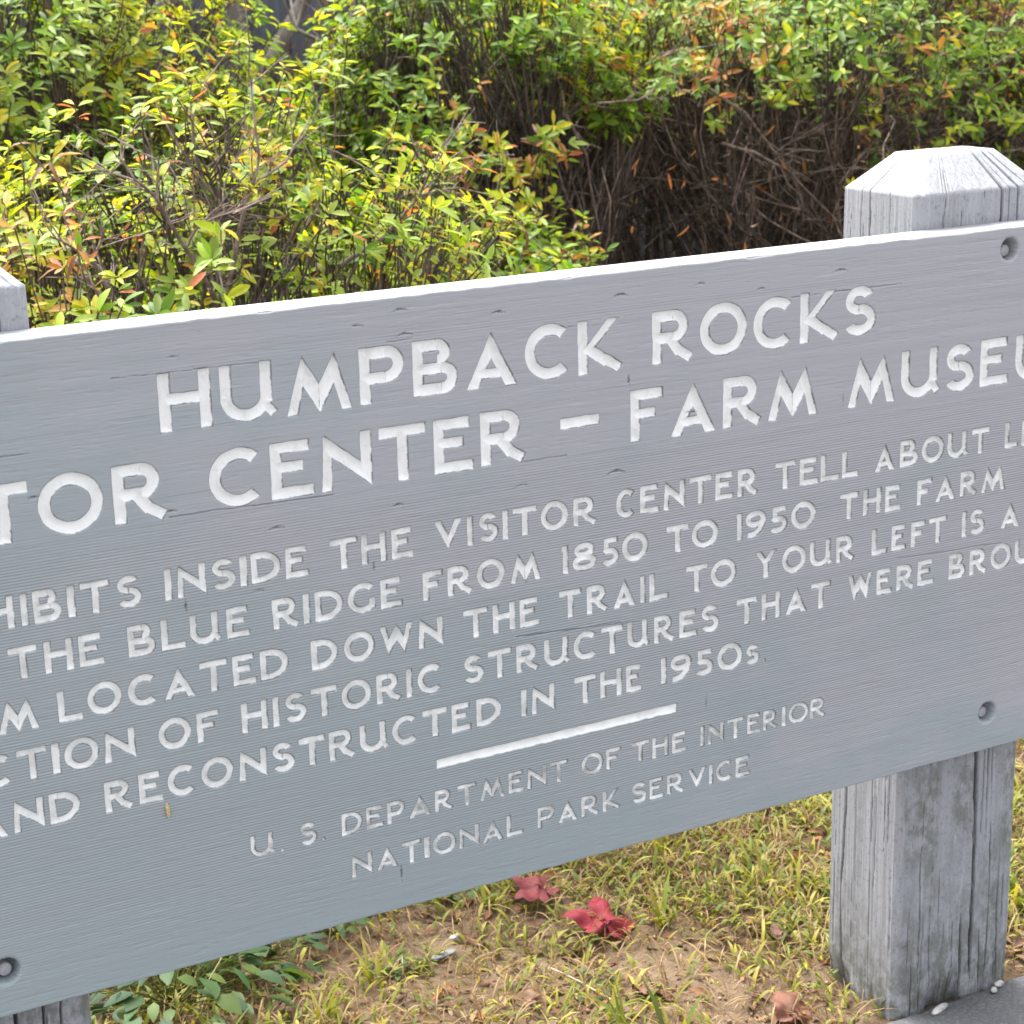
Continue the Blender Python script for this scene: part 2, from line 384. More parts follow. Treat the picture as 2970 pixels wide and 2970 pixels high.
def p_arc(cx, cy, rx, ry, s, a0=None, a1=None):
    """elliptical strip about the centre line rx, ry; a0..a1 in degrees counter-clockwise"""
    def f(x, y):
        X, Y = x - cx, y - cy
        k = np.hypot(X / rx, Y / ry) + 1e-9
        g = np.hypot(X / rx ** 2, Y / ry ** 2) + 1e-9
        e = s / 2 - np.abs((k - 1) * k / g)
        if a0 is not None:
            span = math.radians(a1 - a0)
            t = np.mod(np.arctan2(Y / ry, X / rx) - math.radians(a0), 2 * math.pi)
            r = np.hypot(X, Y)
            ins = np.minimum(t, span - t)
            outs = -np.minimum(t - span, 2 * math.pi - t)
            e = np.minimum(e, np.where(t <= span, ins, outs) * r)
        return e
    return f

def glyph(ch, w, h, s):
    """strokes of a routed letter in a box w by h, stroke s"""
    R, P, A, S = p_rect, p_poly, p_arc, p_seg
    if ch == 'I': return [R(0, 0, w, h)]
    if ch == 'H': return [R(0, 0, s, h), R(w - s, 0, w, h), R(s * .5, .45 * h, w - s * .5, .45 * h + s * .95)]
    if ch == 'T': return [R(0, h - s * .95, w, h), R(w / 2 - s / 2, 0, w / 2 + s / 2, h - s * .3)]
    if ch == 'L': return [R(0, 0, s, h), R(0, 0, w, s * .95)]
    if ch == 'E': return [R(0, 0, s, h), R(0, 0, w, s * .95), R(0, h - s * .95, w * .92, h), R(0, .46 * h, w * .76, .46 * h + s * .9)]
    if ch == 'F': return [R(0, 0, s, h), R(0, h - s * .95, w, h), R(0, .44 * h, w * .76, .44 * h + s * .9)]
    if ch == 'N':
        ax = .42 * s; L = math.hypot(w - ax, h) / (w - ax); vt = s * L * .92
        return [P([(0, 0), (s * .95, 0), (s * 1.05, h * .7), (ax + .1 * s, h), (ax - .1 * s, h)]), P([(ax, h - vt), (w, 0), (w, vt), (ax, h)]),
                P([(w - s, vt * .55), (w, 0), (w, h), (w - s, h)])]
    if ch in 'MW':
        ax = .25 * w; dx = .5 * w - ax; vt = s * math.hypot(dx, h) / dx * .70
        s1 = s * .95; k = (h - 0) / ax
        pr = []
        for m in (0, 1):
            fx = (lambda v: w - v) if m else (lambda v: v)
            fy = (lambda v: h - v) if ch == 'W' else (lambda v: v)
            q = lambda pts: P([(fx(a), fy(b)) for a, b in pts])
            pr.append(q([(0, 0), (s1, 0), (ax + s1 * .55, h * (1 - .55 * s1 / ax * .55)), (ax, h)]))
            pr.append(q([(ax, h - vt), (.5 * w, 0), (.5 * w, vt), (ax, h)]))
        return pr
    if ch in 'AV':
        s1 = s * math.sqrt(1 + (w / 2 / h) ** 2); fy = (lambda v: h - v) if ch == 'V' else (lambda v: v)
        pr = []
        for m in (0, 1):
            fx = (lambda v: w - v) if m else (lambda v: v)
            pr.append(P([(fx(a), fy(b)) for a, b in [(0, 0), (s1, 0), (.5 * w + .5 * s1, h - h * s1 / w), (.5 * w, h)]]))
        if ch == 'A': pr.append(R(.24 * w, .17 * h, .76 * w, .17 * h + s * .85))
        return pr
    if ch == 'Y':
        y0 = .40 * h; hh = h - y0; s1 = s * math.sqrt(1 + (w / 2 / hh) ** 2) * .95
        pr = [R(w / 2 - s / 2, 0, w / 2 + s / 2, y0 + .16 * h)]
        for m in (0, 1):
            fx = (lambda v: w - v) if m else (lambda v: v)
            pr.append(P([(fx(a), h - b) for a, b in [(0, 0), (s1, 0), (.5 * w + .5 * s1, hh - hh * s1 / w), (.5 * w, hh)]]))
        return pr
    if ch == 'K':
        return [R(0, 0, s, h), P([(s * .7, .36 * h), (s * .9, .36 * h), (s * 1.6, .45 * h), (w * .95, h), (w * .95 - s * 1.05, h), (s * .7, .47 * h)]),
                S(s * .9, .50 * h, w * .68, .20 * h, s), S(w * .62, .26 * h, w * .98, .05 * h, s * .92)]
    if ch in 'PR':
        bw = w if ch == 'P' else w * .90
        b0 = .34 * h if ch == 'P' else .38 * h
        ry = (h - b0 - s) / 2; cy = b0 + s / 2 + ry; xc = max(bw - s / 2 - ry * 1.05, s)
        pr = [R(0, 0, s, h), R(0, h - s, xc, h), R(0, b0, xc, b0 + s), A(xc, cy, bw - s / 2 - xc, ry, s, -92, 92)]
        if ch == 'R': pr += [S(.45 * w, .46 * h, .70 * w, .17 * h, s), S(.63 * w, .24 * h, .97 * w, .045 * h, s * .92)]
        return pr
    if ch == 'B':
        r1 = (.46 * h - s) / 2 + s * .06; c1 = h - s / 2 - r1; r2 = (.58 * h - s) / 2; c2 = s / 2 + r2
        x1 = max(.84 * w - s / 2 - r1 * 1.1, s); x2 = max(w - s / 2 - r2 * 1.1, s)
        return [R(0, 0, s, h), R(0, h - s, x1, h), R(0, 0, x2, s), R(0, 2 * r2, max(x1, x2), 2 * r2 + s),
                A(x1, c1, .84 * w - s / 2 - x1, r1, s, -92, 92), A(x2, c2, w - s / 2 - x2, r2, s, -92, 92)]
    if ch == 'D':
        xc = .32 * w
        return [R(0, 0, s, h), R(0, h - s, xc, h), R(0, 0, xc, s), A(xc, h / 2, w - s / 2 - xc, (h - s) / 2, s, -92, 92)]
    if ch == 'O': return [A(w / 2, h / 2, (w - s) / 2, (h * 1.03 - s) / 2, s)]
    if ch == 'C': return [A(.56 * w, h / 2, .56 * w - s / 2, (h * 1.03 - s) / 2, s, 48, 312)]
    if ch == 'G': return [A(.54 * w, h / 2, .54 * w - s / 2, (h * 1.03 - s) / 2, s, 46, 318), R(w * .97 - s, .10 * h, w * .97, .46 * h)]
    if ch == 'U':
        r = (w - s) / 2
        return [R(0, r, s, h), R(w - s, r * .8, w, h), A(w / 2, r * .92 + s / 2, r, r * .92, s, 178, 362), S(w - s * .75, .30 * h, w + .10 * s, .07 * h, s * .75)]
    if ch in 'Ss':
        m = .53 * h; r1 = (h - s / 2 - m) / 2; r2 = (m - s / 2) / 2
        return [A(w * .49, m + r1, (w * .90 - s) / 2, r1, s, 28, 271), A(w / 2, s / 2 + r2, (w - s) / 2, r2, s, -152, 91)]
    if ch == '1': return [R(w - s, 0, w, h), P([(0, h * .78), (w - s * .6, h * .86), (w - s * .6, h), (w - s, h)])]
    if ch == '5':
        r = (.64 * h - s) / 2
        return [R(.16 * w, h - s, .92 * w, h), R(.16 * w, .50 * h, .16 * w + s, h), A(w * .46, s / 2 + r, w * .54 - s / 2, r, s, -140, 135)]
    if ch == '8':
        r1 = (.47 * h - s) / 2 + .03 * h; r2 = (.59 * h - s) / 2
        return [A(w / 2, h - s / 2 - r1, .41 * w - s / 2, r1, s), A(w / 2, s / 2 + r2, w / 2 - s / 2, r2, s)]
    if ch == '9':
        r = (.62 * h - s) / 2
        return [A(w / 2, h - s / 2 - r, w / 2 - s / 2, r, s), A(.18 * w, h - s / 2 - r, .82 * w - s / 2, h - s - r, s, -97, 3)]
    if ch == '.': return [lambda x, y: w / 2 - np.hypot(x - w / 2, y - w / 2)]
    return [R(0, 0, w, h)]

def full_text():
    """the measured letters plus the ends of the lines that run out of the picture"""
    W = dict(A=1.0, B=.85, C=.93, D=.95, E=.76, F=.72, G=1.0, H=.87, I=.21, L=.75, M=1.2, N=.95, O=1.08, R=.85, S=.76, T=.9, U=.94, V=1.02, X=.95, W=1.16)
    ext = {0: ('', ''), 1: ('VISI', 'UM'), 2: ('THE EH', 'IFE'), 3: ('ALONG ', ''), 4: ('MUSEUM ', ''), 5: ('COLLEC', 'UGHT'), 6: ('HERE A', ''), 7: ('', ''), 8: ('', '')}
    out = []
    for i, (v, cap, L) in enumerate(LINES):
        L = list(L); pre, post = ext[i]
        x = L[0][1] - (0 if pre.endswith(' ') else .2 * cap)
        for ch in reversed(pre):
            if ch == ' ': x -= .62 * cap; continue
            L.insert(0, (ch, x - W[ch] * cap, x)); x -= (W[ch] + .2) * cap
        x = L[-1][2]
        for ch in post:
            L.append((ch, x + .2 * cap, x + (.2 + W[ch]) * cap)); x += (.2 + W[ch]) * cap
        out.append((v, cap, L))
    return out

def carve():
    nx = int(round((BX1 - BX0) / STEP)) + 1
    nz = int(round((BZ1 - BZ0) / STEP)) + 1
    xs, zs = np.linspace(BX0, BX1, nx), np.linspace(BZ0, BZ1, nz)
    sdf = np.full((nz, nx), -0.02); half = np.full((nz, nx), 0.004); worn = np.zeros((nz, nx)); depth_k = np.full((nz, nx), 0.0)
    def stamp(prims, x0, z0, w, h, s, dk, wob=0.0005, seed=0, wn=.3):
        m = 0.006
        i0, i1 = np.searchsorted(xs, [x0 - m, x0 + w + m]); j0, j1 = np.searchsorted(zs, [z0 - m, z0 + h + m])
        if i1 <= i0 or j1 <= j0: return
        X, Z = np.meshgrid(xs[i0:i1], zs[j0:j1])
        dx = (vnoise(X * 90, Z * 90, seed) - .5) * 2 * wob; dz = (vnoise(X * 90, Z * 90, seed + 5) - .5) * 2 * wob
        e = None
        for f in prims:
            d = f(X - x0 + dx, Z - z0 + dz)
            e = d if e is None else np.maximum(e, d)
        cur = sdf[j0:j1, i0:i1]; up = e > cur
        cur[up] = e[up]
        worn[j0:j1, i0:i1][up] = wn; half[j0:j1, i0:i1][up] = s / 2; depth_k[j0:j1, i0:i1][up] = dk
    for li, (v, cap, L) in enumerate(full_text()):
        h = cap * D; s = h * (0.205 if li < 2 else (0.208 if li < 7 else 0.19))
        dk = 0.0075 if li < 2 else (0.0052 if li < 7 else 0.0040)
        for k, (ch, a, b) in enumerate(L):
            hh = h * (.74 if ch == 's' else 1.0); ss = s * (.9 if ch == 's' else 1.0)
            x0 = a * D; w = (b - a) * D
            if ch == '.':
                if li in (3,): continue
                w = max(w, s * .55)
            stamp(glyph(ch, w, hh, min(ss, w) if ch == 'I' else ss), x0, H + v * D + (vnoise(np.array(k * 1.7), np.array(li * 3.1), 3) - .5) * h * .03, w, hh, ss, dk, h * (.006 if li < 2 else .010), li * 131 + k, (.12, .12, .45, .45, .4, .45, .4, .95, .75)[li])
    # the dash of the second line and the long rule
    stamp([p_rect(0, 0, .0270 * D, .0066 * D)], .5923 * D, H - .2721 * D, .0270 * D, .0066 * D, .0066 * D, .0062, .0004, 999)
    stamp([p_rect(0, 0, .1732 * D, .0059 * D)], .5018 * D, H - .4691 * D, .1732 * D, .0059 * D, .0059 * D, .004, .0004, 998)
    X, Z = np.meshgrid(xs, zs)
    t = np.clip(sdf / half, 0, 1)
    dep = depth_k * (1 - (1 - t) ** 2.3) ** 0.62
    for _ in range(1):        # ease the creases of the routed floor
        dep = (dep + np.roll(dep, 1, 0) + np.roll(dep, -1, 0) + np.roll(dep, 1, 1) + np.roll(dep, -1, 1)) / 5
    # counterbored bolt holes
    for (u, v) in BOLTS:
        r = np.hypot(X - u * D, Z - (H + v * D)); R0 = 0.0073 * D
        k = np.clip((R0 + 0.0006 - r) / 0.0012, 0, 1)
        dep = np.maximum(dep, 0.021 * k) + 0.0012 * np.clip(1 - np.abs(r - R0 - .0012) / .002, 0, 1) * (k < .01)
    # small torn-grain nicks and hairline splits
    wear_dark = np.zeros_like(dep)
    for (u, v) in BOLTS:      # hole shade and grime painted dark on their floors
        r = np.hypot(X - u * D, Z - (H + v * D)); wear_dark = np.maximum(wear_dark, .62 * np.clip((.0070 * D - r) / .0012, 0, 1))
    for n, (u, v, o) in enumerate(NICKS):
        X0, Z0 = u * D, H + v * D
        sc = .65 + .55 * ((n * 53) % 13) / 12; lx, lz = (0.0085 * sc, 0.0014) if o == 'h' else (0.0011, 0.0070 * sc)
        i0, i1 = np.searchsorted(xs, [X0 - .02, X0 + .02]); j0, j1 = np.searchsorted(zs, [Z0 - .02, Z0 + .02])
        if i1 <= i0 or j1 <= j0: continue
        x, z = X[j0:j1, i0:i1] - X0, Z[j0:j1, i0:i1] - Z0
        if o == 'h': z = z + 0.0016 * (x / .008) ** 2
        q = np.hypot(x / lx, z / lz) + (vnoise(x * 700, z * 1500, n) - .5) * 1.3
        k = np.clip(1.1 - q, 0, 1) * (.45 + .55 * ((n * 37) % 11) / 10)
        dep[j0:j1, i0:i1] += .0022 * k
        wear_dark[j0:j1, i0:i1] = np.maximum(wear_dark[j0:j1, i0:i1], np.clip(k * 1.6, 0, 1) * (z > -0.0004) * .85 if o == 'h' else np.clip(k * 1.6, 0, .8))
    for n, (a, b) in enumerate(CRACKS):
        (x0, z0), (x1, z1) = (a[0] * D, H + a[1] * D), (b[0] * D, H + b[1] * D)
        i0, i1 = np.searchsorted(xs, [x0, x1]); zc = (z0 + z1) / 2
        j0, j1 = np.searchsorted(zs, [min(z0, z1) - .01, max(z0, z1) + .01])
        x, z = X[j0:j1, i0:i1], Z[j0:j1, i0:i1]
        zz = z0 + (z1 - z0) * (x - x0) / (x1 - x0) + (vnoise(x * 30, x * 0, n) - .5) * .0016 + (vnoise(x * 150, x * 0, n) - .5) * .0007
        wd = .00055 * (.35 + 1.1 * vnoise(x * 22, x * 0 + 3, n + 40))
        k = np.clip(1.35 - np.abs(z - zz) / (wd + 1e-5), 0, 1)
        flat = (sdf[j0:j1, i0:i1] < 0)
        dep[j0:j1, i0:i1] += .0012 * k * flat
        wear_dark[j0:j1, i0:i1] = np.maximum(wear_dark[j0:j1, i0:i1], k * .55 * flat)
    # gentle unevenness of the planks and torn grain
    dep += (fnoise(X * 2.2, Z * 9, 21) - .5) * .0016
    g = vnoise(X * 45, Z * 620, 31) * .6 + vnoise(X * 110, Z * 1100, 33) * .4
    dep += np.clip(g - .58, 0, 1) * .0011 * (sdf < -.0004)
    b = np.minimum(np.minimum(X - BX0, BX1 - X), np.minimum(Z - BZ0, BZ1 - Z)) + (vnoise(X * 60, Z * 60, 4) - .5) * .0014 + np.clip(vnoise(X * 38, Z * 38, 14) - .8, 0, 1) * -.008
    rr = .0020
    q = np.clip(rr - b, 0, rr)
    dep += rr - np.sqrt(rr * rr - q * q)
    # where the combed ridges show: the lower two thirds, strongest in its middle
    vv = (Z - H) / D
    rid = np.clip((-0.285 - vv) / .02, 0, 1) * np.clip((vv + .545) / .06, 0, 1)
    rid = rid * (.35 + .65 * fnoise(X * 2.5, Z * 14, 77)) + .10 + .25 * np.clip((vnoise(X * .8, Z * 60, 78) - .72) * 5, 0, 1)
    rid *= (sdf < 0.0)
    return xs, zs, dep, sdf, wear_dark, rid, worn

BOLTS = [(.9436, -.1956), (.9408, -.5257), (.2345, -.5270), (.2345, -.1956)]

def build_sign():
    sign = empty('park_sign', ((BX0 + BX1) / 2, YF, 0))
    tag(sign, 'grey painted wooden park sign with carved white lettering standing on two thick posts', 'sign')
    xs, zs, dep, sdf, wear_dark, rid, worn = carve()
    nz, nx = dep.shape
    X, Z = np.meshgrid(xs, zs)
    co = np.stack([X, D + dep, Z], -1).reshape(-1, 3)
    F = [grid_faces(nz, nx)]
    n0 = len(co)
    # top, bottom, end faces: strips from the front rim to the back
    rims = [np.arange(nx) + (nz - 1) * nx, np.arange(nx)[::-1], (np.arange(nz) * nx)[::-1][::-1], (np.arange(nz) * nx + nx - 1)[::-1]]
    strips, extra, at = [], [], n0
    back = []
    for k, ring in enumerate(rims):
        base = co[ring]
        m = len(ring); rows = [base]
        for fr in (.3, .65, 1.0):
            r = base.copy(); r[:, 1] = D + (YF - D) * fr
            nzv = (vnoise(r[:, 0] * 25 + k, r[:, 1] * 60, 8) - .5) * .002
            if k < 2: r[:, 2] += nzv * (fr < 1)
            else: r[:, 0] += nzv * (fr < 1)
            rows.append(r)
        extra.append(np.concatenate(rows)); f = grid_faces(4, m) + at
        strips.append(f if k != 2 else f[:, ::-1]); at += 4 * m
    allco = np.concatenate([co] + extra)
    c4 = at
    allco = np.concatenate([allco, [[BX0, YF, BZ0], [BX1, YF, BZ0], [BX1, YF, BZ1], [BX0, YF, BZ1]]])
    F += strips + [np.array([[c4, c4 + 3, c4 + 2, c4 + 1]])]
    pad = len(allco) - n0
    z = np.zeros(pad)
    me = mesh('board', allco, F, dict(sdf=np.concatenate([sdf.ravel(), z - .02]), wear_dark=np.concatenate([wear_dark.ravel(), z]), ridge=np.concatenate([rid.ravel(), z]), worn=np.concatenate([worn.ravel(), z])))
    link('board', me, MAT_BOARD, sign, ((BX0 + BX1) / 2, D, (BZ0 + BZ1) / 2))
    # bolts at the bottom of their counterbores
    for (u, v) in BOLTS:
        prof = [(.0, .0095), (.0058, .0095), (.0068, .0101), (.0072, .0112), (.0072, .0205)]
        n = 28; rows = []
        for r, y in prof[1:]:
            a = np.arange(n) / n * 2 * math.pi
            rows.append(np.stack([u * D + .001 + r * np.cos(a), np.full(n, D + y), H + v * D - .003 + r * np.sin(a)], -1))
        co = np.concatenate(rows + [[[u * D + .001, D + .0093, H + v * D - .003]]])
        fs = grid_faces(len(rows), n, True)
        ctr = len(co) - 1
        cap = np.array([[i, ctr, (i + 1) % n] for i in range(n)])
        link('bolt', mesh('bolt', co, [fs, cap]), MAT_BOLT, sign, (u * D, D + .01, H + v * D))
    # the two posts
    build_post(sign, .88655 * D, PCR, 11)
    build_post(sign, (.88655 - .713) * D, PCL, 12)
    return sign

W_POST, T_POST, C_POST = .1145 * D, .083 * D, .00565 * D
Z_SH, Z_TOP, INSET = H - .159 * D, H - .135 * D, .025 * D

# cracks: (face, position 0..1 along it, z0, z1, half width m, wobble)
PCR = [('F', .64, .03, 1.30, .0019, .006), ('F', .655, .02, .30, .0011, .004), ('F', .55, 0, .13, .0016, .004), ('F', .73, .0, .10, .0012, .004), ('F', .80, .02, .26, .0008, .004),
       ('F', .71, .98, 1.3, .0008, .003), ('F', .80, .95, 1.3, .0009, .003), ('F', .45, 0, .05, .0020, .003), ('F', .90, .0, .2, .0008, .003),
       ('S', .80, -.1, .40, .0013, .010), ('S', .36, .24, .40, .0011, .004), ('S', .36, .02, .20, .0005, .006), ('S', .62, .88, 1.3, .0009, .004), ('S', .74, .9, 1.12, .0007, .003), ('S', .30, -.1, .05, .0007, .004)]
PCL = [('F', .62, .0, 1.3, .0014, .006), ('F', .78, .0, .5, .0012, .005), ('F', .88, .0, 1.3, .0007, .004), ('F', .40, .0, .6, .0012, .005), ('S', .4, 0, 1, .001, .006)]

def build_post(sign, xL, cracks, seed):
    rc = np.random.default_rng(seed)
    cracks = list(cracks)
    for _ in range(70):      # fine checks, short and irregular
        z0 = rc.uniform(-.05, 1.1)
        cracks.append((rc.choice(['F', 'F', 'S']), rc.uniform(.03, .97), z0, z0 + rc.uniform(.05, .22), rc.uniform(.00025, .0007), rc.uniform(.002, .008)))
    w, t, c = W_POST, T_POST, C_POST
    # outline counter-clockwise seen from above, starting at the left end of the front face
    corners = [(c, 0), (w - c, 0), (w, c), (w, t - c), (w - c, t), (c, t), (0, t - c), (0, c)]
    pts, face, fpos = [], [], []
    names = ['F', 'c', 'R', 'c', 'B', 'c', 'S', 'c']
    for i in range(8):
        (x0, y0), (x1, y1) = corners[i], corners[(i + 1) % 8]
        L = math.hypot(x1 - x0, y1 - y0)
        n = max(3, int(L / (.0011 if names[i] in 'FS' else .003)))
        for k in range(n):
            f = k / n
            pts.append((x0 + (x1 - x0) * f, y0 + (y1 - y0) * f)); face.append(names[i]); fpos.append(f)
    pts = np.array(pts); m = len(pts); face = np.array(face); fpos = np.array(fpos)
    d = np.roll(pts, -1, 0) - np.roll(pts, 1, 0); L = np.hypot(d[:, 0], d[:, 1])
    nrm = np.stack([d[:, 1], -d[:, 0]], 1) / L[:, None]           # outward
    arc = np.concatenate([[0], np.cumsum(np.hypot(*(np.roll(pts, -1, 0) - pts).T))[:-1]])
    zs = np.concatenate([np.arange(-.12, Z_SH - .003, .004), [Z_SH - .003, Z_SH]])
    nslope = 12
    rows = [(z, 0.0) for z in zs] + [(Z_SH + (Z_TOP - Z_SH) * k / nslope, k / nslope) for k in range(1, nslope + 1)] + [(Z_TOP + .0005, 1.35), (Z_TOP + .0008, 1.6)]
    S, Zg = np.meshgrid(arc, np.array([r[0] for r in rows])); K = np.array([r[1] for r in rows])[:, None]
    disp = (vnoise(S * 260, Zg * 5, seed) - .5) * .0012 + (vnoise(S * 700, Zg * 14, seed + 1) - .5) * .0006 + (fnoise(S * 18, Zg * 4, seed + 2) - .5) * .003
    disp *= np.clip(1 - K * .7, .2, 1)
    wear_dark = np.zeros_like(disp)
    for n, (fc, f0, z0, z1, hw, wob) in enumerate(cracks):
        sel = face == fc
        s_of = arc[sel]; f_of = fpos[sel] if fc == 'F' else 1 - fpos[sel]
        # side face runs from the back to the front: position counted from its front edge
        length = (w if fc == 'F' else t) - 2 * c
        s0 = np.interp(f0, np.sort(f_of), s_of[np.argsort(f_of)])
        sw = s0 + (vnoise(Zg * 7 + n, Zg * 0, seed + 20 + n) - .5) * wob + (vnoise(Zg * 60 + n, Zg * 0, seed + 60 + n) - .5) * .0016
        taper = np.clip((Zg - z0) / .05, 0, 1) * np.clip((z1 - Zg) / .05, 0, 1)
        hwz = hw * (.45 + .9 * vnoise(Zg * 16, Zg * 0 + n, seed + 90)) * np.sqrt(taper) + 1e-6
        k = np.clip(1.5 - np.abs(S - sw) / hwz, 0, 1) * (taper > 0)
        disp -= .0075 * k * np.clip(hw / .0012, .4, 1.2)
        wear_dark = np.maximum(wear_dark, k)
    # frayed foot
    foot = np.clip(1 - Zg / .045, 0, 1) * np.clip((vnoise(S * 55, Zg * 6, seed + 7) - .52) * 6, 0, 1)
    disp -= .008 * foot; wear_dark = np.maximum(wear_dark, foot * .8)
    stain_shade = np.clip(1 - (Zg - .0) / (.16 + .10 * vnoise(S * 14, Zg * 0, seed + 5)), 0, 1)
    stain_shade = np.maximum(stain_shade, .35 * np.clip((vnoise(S * 30, Zg * 5, seed + 6) - .72) * 6, 0, 1))
    if seed == 11: stain_shade = np.maximum(stain_shade, .7 * np.clip((BZ0 - Zg) / .02, 0, 1) * (S < w) * np.clip((vnoise(S * 45, Zg * 7, 60) - .3) * 2, 0, 1))  # shade under the board painted on the right post's front, in patches
    if seed == 12: stain_shade = np.maximum(stain_shade, .75 * np.clip((BZ0 - Zg) / .02, 0, 1))  # shade under the board painted over the left post
    knot = np.exp(-((S - np.interp(.02, [0, 1], [0, w])) / .018) ** 2 - ((Zg - .12) / .03) ** 2) if seed == 11 else 0
    stain_shade = np.maximum(stain_shade, knot * 1.0)
    P = np.zeros(S.shape + (3,))
    cx, cy = w / 2, t / 2
    for r, (z, k) in enumerate(rows):
        ins = np.minimum(INSET * k, .999 * min(w, t) / 2)
        kx, ky = (w / 2 - ins) / (w / 2), (t / 2 - ins) / (t / 2)
        P[r, :, 0] = xL + cx + (pts[:, 0] - cx) * kx + nrm[:, 0] * disp[r]
        P[r, :, 1] = YF + cy + (pts[:, 1] - cy) * ky + nrm[:, 1] * disp[r] * (1.0)
        P[r, :, 2] = z + (disp[r] * 1.0 if k > 0 else 0)
    # the front of the post never pokes through the board's back
    P[..., 1] = np.where((P[..., 1] < YF + .0004) & (P[..., 2] > BZ0 - .004) & (P[..., 2] < BZ1 + .004), YF + .0004, P[..., 1])
    nr = len(rows)
    co = P.reshape(-1, 3)
    F = [grid_faces(nr, m, True)]
    topring = np.arange(m) + (nr - 1) * m
    ctr = len(co); co = np.concatenate([co, [[xL + cx, YF + cy, Z_TOP + .001]]])
    F.append(np.array([[topring[i], topring[(i + 1) % m], ctr] for i in range(m)]))
    me = mesh('post', co, F, dict(wear_dark=np.append(wear_dark.ravel(), 0), stain_shade=np.append(stain_shade.ravel(), 0)))
    link('post', me, MAT_POST, sign, (xL + cx, YF + cy, 0))



# ------------------------------------------------------------------ ground, pavement, building
def ground_z(x, y):
    return (fnoise(x * 3.1, y * 3.1, 5) - .5) * .03 * np.clip((y - 1.9) / .3, 0, 1) + (fnoise(x * 17, y * 17, 6) - .5) * .012 * np.clip((y - 1.85) / .1, 0, 1) \
        - .004 * (y < 1.846)

def build_ground():
    xs = np.unique(np.round(np.concatenate([[-400, -150, -60, -25, -12, -6, -3, -1.5, -.6], np.arange(0, 3.6, .012), np.arange(3.6, 9, .15), [10, 14, 25, 60, 150, 400]]), 4))
    ys = np.unique(np.round(np.concatenate([[-400, -150, -60, -25, -10, -4, -1, .5, 1.3, 1.7, 1.80], np.arange(1.84, 3.0, .010), np.arange(3.0, 9, .08), [10, 14, 25, 60, 150, 400]]), 4))
    X, Y = np.meshgrid(xs, ys)
    fine = ((X > -.1) & (X < 3.6) & (Y > 1.8) & (Y < 3.02))
    Z = ground_z(X, Y) + np.where(fine, (fnoise(X * 60, Y * 60, 9) - .5) * .008 + np.clip(vnoise(X * 38, Y * 38, 10) - .62, 0, 1) * .018, 0) * (Y > 1.85)
    far = np.hypot(X - 2, Y - 3) > 12
    Z[far] = 0
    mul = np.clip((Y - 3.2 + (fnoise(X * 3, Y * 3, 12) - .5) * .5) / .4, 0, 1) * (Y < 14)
    th = np.clip((X - 1.30 + (fnoise(X * 4, Y * 4, 51) - .5) * .9) / .35, 0, 1)
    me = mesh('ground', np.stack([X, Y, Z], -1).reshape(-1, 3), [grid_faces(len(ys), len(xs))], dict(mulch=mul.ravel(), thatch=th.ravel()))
    o = link('ground', me, MAT_GROUND); tag(o, 'bare tan soil with thin dry grass behind the sign', 'ground', kind='structure')

def build_pavement():
    # asphalt walk in front of the posts, a low worn edge along them
    xs = np.concatenate([[-12, -5, -2, -.5], np.arange(0, 3.2, .012), [3.5, 5, 8, 14]])
    prof = [(1.8445, -.05), (1.8440, .000), (1.8415, .0075), (1.835, .0105), (1.80, .0125), (1.7, .013), (1.4, .013), (.6, .013), (-2, .013), (-8, .013)]
    X = np.repeat(xs[None], len(prof), 0)
    Y = np.array([p[0] for p in prof])[:, None] + (vnoise(X * 22, X * 0, 15) - .5) * .008 * (np.arange(len(prof)) < 5)[:, None] + (vnoise(X * 90, X * 0, 16) - .5) * .004 * (np.arange(len(prof)) < 4)[:, None]
    Z = np.array([p[1] for p in prof])[:, None] + (vnoise(X * 60, Y * 60, 17) - .5) * .003 * (np.arange(len(prof)) > 0)[:, None]
    me = mesh('pavement', np.stack([X, Y, Z], -1).reshape(-1, 3), [grid_faces(len(prof), len(xs))[:, ::-1][:, ::-1]])
    o = link('pavement', me, MAT_ASPHALT); tag(o, 'dark grey asphalt walk along the front of the sign posts', 'pavement', kind='structure')

def box_arrays(x0, x1, y0, y1, z0, z1):
    v = np.array([[x, y, z] for z in (z0, z1) for (x, y) in ((x0, y0), (x1, y0), (x1, y1), (x0, y1))])
    f = np.array([[3, 2, 1, 0], [4, 5, 6, 7], [0, 1, 5, 4], [1, 2, 6, 5], [2, 3, 7, 6], [3, 0, 4, 7]])
    return v, f

class Parts:
    def __init__(self): self.v, self.f, self.n = [], [], 0
    def add(self, v, f):
        self.v.append(v); self.f.append(np.asarray(f) + self.n); self.n += len(v)
    def box(self, *a): self.add(*box_arrays(*a))
    def mesh(self, name, attrs=None): return mesh(name, np.concatenate(self.v), self.f, attrs)

